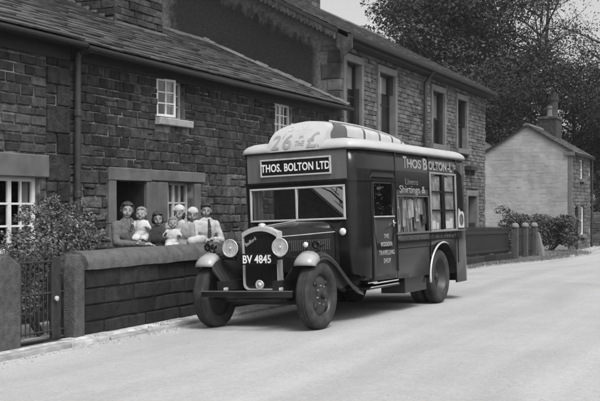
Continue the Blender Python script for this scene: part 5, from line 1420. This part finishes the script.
    if bottom == 'skirt':
        mb = MB(); rings = []
        for z, r in ((1.0,.135),(.92,.178),(.8,.19),(.6,.205),(.36,.235)):
            rings.append([F((r*st*cos(2*pi*i/28)*(1+.03*sin(i*2.3)*(1-z)), (r*.78*st)*sin(2*pi*i/28)*(1+.03*sin(i*1.7)*(1-z)), z)) for i in range(28)])
        mb.loft(rings); mb.build('skirt', botm, t, smooth=True, solid=.008)
    else:
        blob('trousers', [('e',(0,-.01,.91),(.168,.128,.14))]+[('c',(.085*s,0,.86),.098,(.09*s,.012,.48),.075) for s in (1,-1)]+[('c',(.09*s,.012,.48),.072,(.092*s,-.015,.1),.062) for s in (1,-1)], botm, t, F, .013)
    mb = MB()
    for s in (1,-1): mb.ell(F((.095*s,.05,.035)), (.052*k,.13*k if False else .09*k,.04*k), 14, 8)
    each(mb, 'shoe', M_shoe, t, smooth=True)
    if hair:
        Hh = [('e',Hd((0,-.03,hz+.05)),(.086,.096,.085))]
        if hair == 'waved': Hh += [('e',Hd((s*.068,-.02,hz-.005)),(.028,.05,.07)) for s in (1,-1)]+[('e',Hd((0,-.075,hz-.03)),(.07,.045,.075)),('c',Hd((-.05,.045,hz+.085)),.022,Hd((.05,.045,hz+.085)),.022)]
        if hair == 'short': Hh += [('e',Hd((0,-.06,hz-.01)),(.076,.05,.07)),('c',Hd((-.05,.05,hz+.088)),.02,Hd((.045,.055,hz+.09)),.024)]
        if hair == 'bob' and hat: Hh = [('e',Hd((s*.066,-.012,hz-.03)),(.026,.045,.06)) for s in (1,-1)]+[('e',Hd((0,-.07,hz-.03)),(.07,.04,.08))]
        elif hair == 'bob': Hh += [('e',Hd((s*.07,-.015,hz-.02)),(.026,.05,.085)) for s in (1,-1)]+[('e',Hd((0,-.075,hz-.03)),(.072,.04,.09)),('c',Hd((-.055,.045,hz+.075)),.02,Hd((.055,.045,hz+.075)),.02)]
        blob('hair', Hh, hairm, t, F, .009, 1, (.010, 45))
    if hat:
        blob('hat', [('e',Hd((0,-.022,hz+.06)),(.092,.104,.082)),('e',Hd((0,-.03,hz+.02)),(.092,.094,.06)),('c',Hd((-.066,.045,hz+.06)),.02,Hd((.066,.045,hz+.06)),.02)], hat, t, F, .010, 2, (.006, 60))
    if collar:
        mb = MB()
        for s in (1,-1): mb.add([F((s*.05,.03,1.44)),F((s*.09,.045,1.40)),F((s*.012,.128,1.25)),F((0,.122,1.27)),F((s*.022,.075,1.42))], [(0,1,2,3,4)])
        each(mb, 'collar', collar, t, solid=.006)
    if tie:
        mb = MB(); mb.loft([[F((-.012,.085,1.41)),F((.012,.085,1.41)),F((.012,.095,1.40)),F((-.012,.095,1.40))],[F((-.026,.115,1.30)),F((.026,.115,1.30)),F((.024,.127,1.29)),F((-.024,.127,1.29))],[F((-.034,.128,1.12)),F((.034,.128,1.12)),F((.03,.138,1.12)),F((-.03,.138,1.12))]], cap=True); mb.build('tie', tie, t)
    return t, F
def infant(label, x, y, z, S, face, dress, hairm, lean=0., cap=None, legm=None):
    """seated small child, S = height from seat to crown"""
    k = S/.5
    vd = V3((0-x, 0-y, 0)).normalized(); a = face
    Fd = V3((vd.x*cos(a)-vd.y*sin(a), vd.x*sin(a)+vd.y*cos(a), 0)); Rd = V3((-Fd.y, Fd.x, 0)); O = V3((x, y, z))
    F = lambda p: O+(Rd*(p[0]+lean*p[2])+Fd*p[1]+V3((0,0,1))*p[2])*k
    t = thing('person', label, 'person', (x, y, z))
    hz = .40
    P = [('e',(0,0,.2),(.085,.07,.13)),('e',(0,-.005,.07),(.085,.08,.075)),('c',(0,0,.28),.034,(0,0,.34),.034),('c',(-.06,0,.27),.032,(.06,0,.27),.032),
         ('e',(0,-.012,hz+.01),(.076,.088,.085)),('e',(0,.02,hz-.03),(.06,.058,.052)),('e',(.03,.042,hz-.035),(.036,.03,.034)),('e',(-.03,.042,hz-.035),(.036,.03,.034)),('c',(0,.078,hz+.0),.008,(0,.088,hz-.018),.011),('e',(.077,-.005,hz-.01),(.011,.017,.022)),('e',(-.077,-.005,hz-.01),(.011,.017,.022)),('e',(0,.062,hz-.066),(.02,.018,.014))]
    D = [('e',(0,0,.2),(.10,.085,.13)),('e',(0,.0,.08),(.12,.105,.09)),('c',(-.065,0,.265),.042,(.065,0,.265),.042)]
    for s in (1,-1):
        P += [('c',(.055*s,.02,.055),.045,(.065*s,.14,.03),.035),('c',(.065*s,.14,.03),.033,(.065*s,.15,-.10),.024),('c',(.065*s,.15,-.11),.024,(.068*s,.2,-.125),.02)]
        e, w = (.125*s,.03,.19), (.10*s,.12,.2 if s > 0 else .24)
        P += [('c',(.075*s,0,.265),.03,e,.025),('c',e,.025,w,.019)]; hp = []; hand(hp, w, (-.2*s,.8,.3), s, .62); P += hp
        D += [('c',(.078*s,0,.265),.04,e,.036),('c',(.05*s,.02,.06),.065,(.062*s,.13,.035),.056)]
    bd_ = blob('body', P, M_skin, t, F, .008, 2); G = on_face(bd_, t, F, Fd)
    blob('dress', D, dress, t, F, .011, 3, (.006, 20))
    mb = MB()
    for s in (1,-1): mb.ell(G((.028*s,.07,hz+.0)), (.0095*k,.0095*k,.0065*k), 12, 8)
    each(mb, 'eye', M_eye, t, smooth=True)
    mb = MB(); mb.tube([G((x_,.07,hz-.047+.12*abs(x_)), .0005) for x_ in (-.015,-.007,0,.007,.015)], [.0015,.0035,.004,.0035,.0015], 6); mb.build('mouth', M_lip, t)
    blob('hair', [('e',(0,-.028,hz+.032),(.081,.087,.076)),('c',(-.04,.046,hz+.07),.014,(.03,.048,hz+.074),.016)], hairm, t, F, .009, 1, (.009, 50))
    if legm: blob('leggings', [q for s in (1,-1) for q in (('c',(.062*s,.10,.035),.045,(.065*s,.145,.02),.042),('c',(.065*s,.145,.02),.04,(.065*s,.152,-.09),.032))], legm, t, F, .010, 2)
    return t
ZG = -.12
person('woman in a grey tweed suit holding a fair child before the doorway', -8.36, 11.83, ZG, 1.70, radians(25),
       (((-.20,.10,1.09),(.14,.33,1.075),(.9,.25,.0)), ((.24,.03,1.10),(.12,.22,1.10),(-.8,.5,.1))), 'jacket', 'skirt', M_tweed, M_tweed, 'waved', M_hair, collar=M_tweed, head_turn=-.35, tilt=.08, nod=.05)
infant('small fair haired child in white held up by the woman in the tweed suit', -8.18, 11.93, 1.03, .485, radians(-12), M_whcloth, M_hairl, legm=M_dkcloth)
person('dark haired girl in dark clothes standing behind the toddler on the wall', -8.44, 12.76, ZG, 1.56, radians(5),
       (((-.2,.12,1.10),(-.02,.30,1.06),(.9,.4,.0)), ((.2,.12,1.1),(.13,.33,1.08),(.6,.6,.1))), 'cardigan', 'skirt', M_dkcloth, M_dkcloth, 'waved', M_hair, tilt=-.06, nod=.12)
infant('toddler in a white frock sitting on the garden wall beside the dark dressed girl', -8.03, 12.50, .91, .46, radians(0), M_whcloth, M_hairl, lean=.05)
person('woman in a light grey dress and white knitted hat holding a pale bundle', -8.36, 13.24, ZG, 1.65, radians(-6),
       (((-.21,.06,1.08),(-.06,.22,1.0),(.8,.5,-.1)), ((.22,.06,1.08),(.12,.24,1.0),(-.6,.7,.0))), 'dress_top', 'skirt', M_ltcloth, M_ltcloth, 'bob', M_hair, hat=M_whcloth, collar=M_whcloth, stout=1.08, head_turn=-.2, tilt=-.07, nod=.06)
mb = MB(); 
bt = thing('cloth_bundle', 'pale cloth bundle held by the woman in the light grey dress', 'bundle', (-8.06, 13.2, .95))
blob('cloth', [('c',(-8.05,13.08,.985),.075,(-8.05,13.42,1.02),.06),('e',(-8.03,13.26,1.0),(.08,.15,.085))], M_whcloth, bt, lambda p: V3(p), .011, 3)
person('woman in a white coat and white hat standing between the grey dress and the man', -8.46, 13.76, ZG, 1.615, radians(8),
       (((-.2,.06,1.08),(-.04,.22,1.04),(.8,.5,.1)), ((.2,.06,1.08),(.06,.24,1.05),(-.8,.5,.0))), 'coat', 'skirt', M_whcloth, M_whcloth, 'bob', M_hairl, hat=M_whcloth, collar=M_whcloth, head_turn=-.15, tilt=.1, nod=.1)
person('dark haired man in a white shop coat and dark tie with folded arms', -8.28, 13.90, ZG, 1.69, radians(28),
       (((-.25,.08,1.07),(.02,.24,1.06),(.9,.2,.0)), ((.25,.06,1.07),(.02,.22,1.10),(-.9,.25,.0))), 'shop_coat', 'trousers', M_whcloth, M_whcloth, 'short', M_hair, collar=M_whcloth, tie=M_dkcloth, stout=1.04, head_turn=-.45, nod=.05)

# ------------------------------------------------------------ across and behind: what the windscreen and the van's glossy side mirror
M_barn = mat('barn_stone', .05, .93, .4, 5, bump=.5)
eu = V3((.86,-.51,0)).normalized(); en = V3((.51,.86,0)).normalized(); bo_ = V3((-20.0,-11.75,0))
bn_ = thing('stone_barn', 'plain dark stone barn behind the terrace, seen only mirrored in the windscreen', 'barn', (-21.8, -13.5, 0))
P = lambda u, d, z: bo_+eu*u+en*d+V3((0,0,z))
mb = MB(); pts = [(-6.5,-.2),(2.4,-.2),(2.4,2.7),(-2.05,6.2),(-6.5,2.7)]
mb.add([P(u,0,z) for u,z in pts]+[P(u,-9,z) for u,z in pts], [(0,1,2,3,4),(9,8,7,6,5),(0,5,6,1),(1,6,7,2),(2,7,8,3),(3,8,9,4),(4,9,5,0)])
mb.build('wall', M_barn, bn_)
mb = MB()
for sg in (1,-1):
    a = [(-2.05,6.22),(-2.05+sg*4.8,6.22-.787*4.8)]
    q = [P(u,d,z) for d in (.2,-9.2) for u,z in a]; mb.add(q+[v+V3((0,0,.12)) for v in q], [(0,1,3,2),(4,6,7,5),(0,4,5,1),(1,5,7,3),(3,7,6,2),(2,6,4,0)])
each(mb, 'roof_slope', M_slate_far, bn_)
tree('bare_tree', 'bare winter branched tree beside the barn, seen only mirrored in the windscreen', -18.6, -13.4, 9, 2.6, 31, M_leafmid, 60, .05, group='trees behind the camera')
bl = [((6.8+rs.uniform(-.4,.4), 14+i*.8, .7+1.1*(i%3)), (1.0,.8,.9)) for i in range(66)]  # hedge added out of view so the glossy van side mirrors something dark
shrub('hedge', 'tall unseen hedge added across the road to darken the van side reflections', 'hedge', bl, 60000, .10, M_leafdark, 8)

# ------------------------------------------------------------ thin summer haze over the far trees
hz_m = bpy.data.materials.new('haze'); hz_m.use_nodes = True
n_ = hz_m.node_tree.nodes; n_.remove(n_['Principled BSDF'])
pv_ = n_.new('ShaderNodeVolumePrincipled'); pv_.inputs['Density'].default_value = .0005; pv_.inputs['Color'].default_value = (.9,.9,.9,1); pv_.inputs['Anisotropy'].default_value = .2
hz_m.node_tree.links.new(pv_.outputs[0], n_['Material Output'].inputs['Volume'])
mb = MB(); mb.box(-505, 505, -405, 605, -4, 26)
hzo = mb.build('haze', hz_m); stuff(hzo, 'thin pale haze in the air in front of the far trees', 'haze')

# loose grit in the gutter and scattered over the road
M_grit = mat('road_grit', .29, .95, .3, 9, isl=.6)
mb = MB(); rg_ = random.Random(77)
for i in range(5200):
    y = rg_.uniform(6, 34); 
    x = kx(y)+abs(rg_.gauss(0,.16))+.02 if i % 3 else rg_.uniform(kx(y), 0.)
    r = rg_.uniform(.003,.011)*(1.3 if i % 3 else .8); z = gz(y)+cz(x); a = rg_.uniform(0,6.28)
    p = [V3((x+r*cos(a+k*2.09)*rg_.uniform(.7,1.3), y+r*sin(a+k*2.09)*rg_.uniform(.7,1.3), z-.001)) for k in range(3)]+[V3((x, y, z+r*.8))]
    mb.add(p, [(0,1,3),(1,2,3),(2,0,3)])
stuff(mb.build('grit', M_grit, recalc=False), 'loose grit along the gutter and on the road', 'grit')
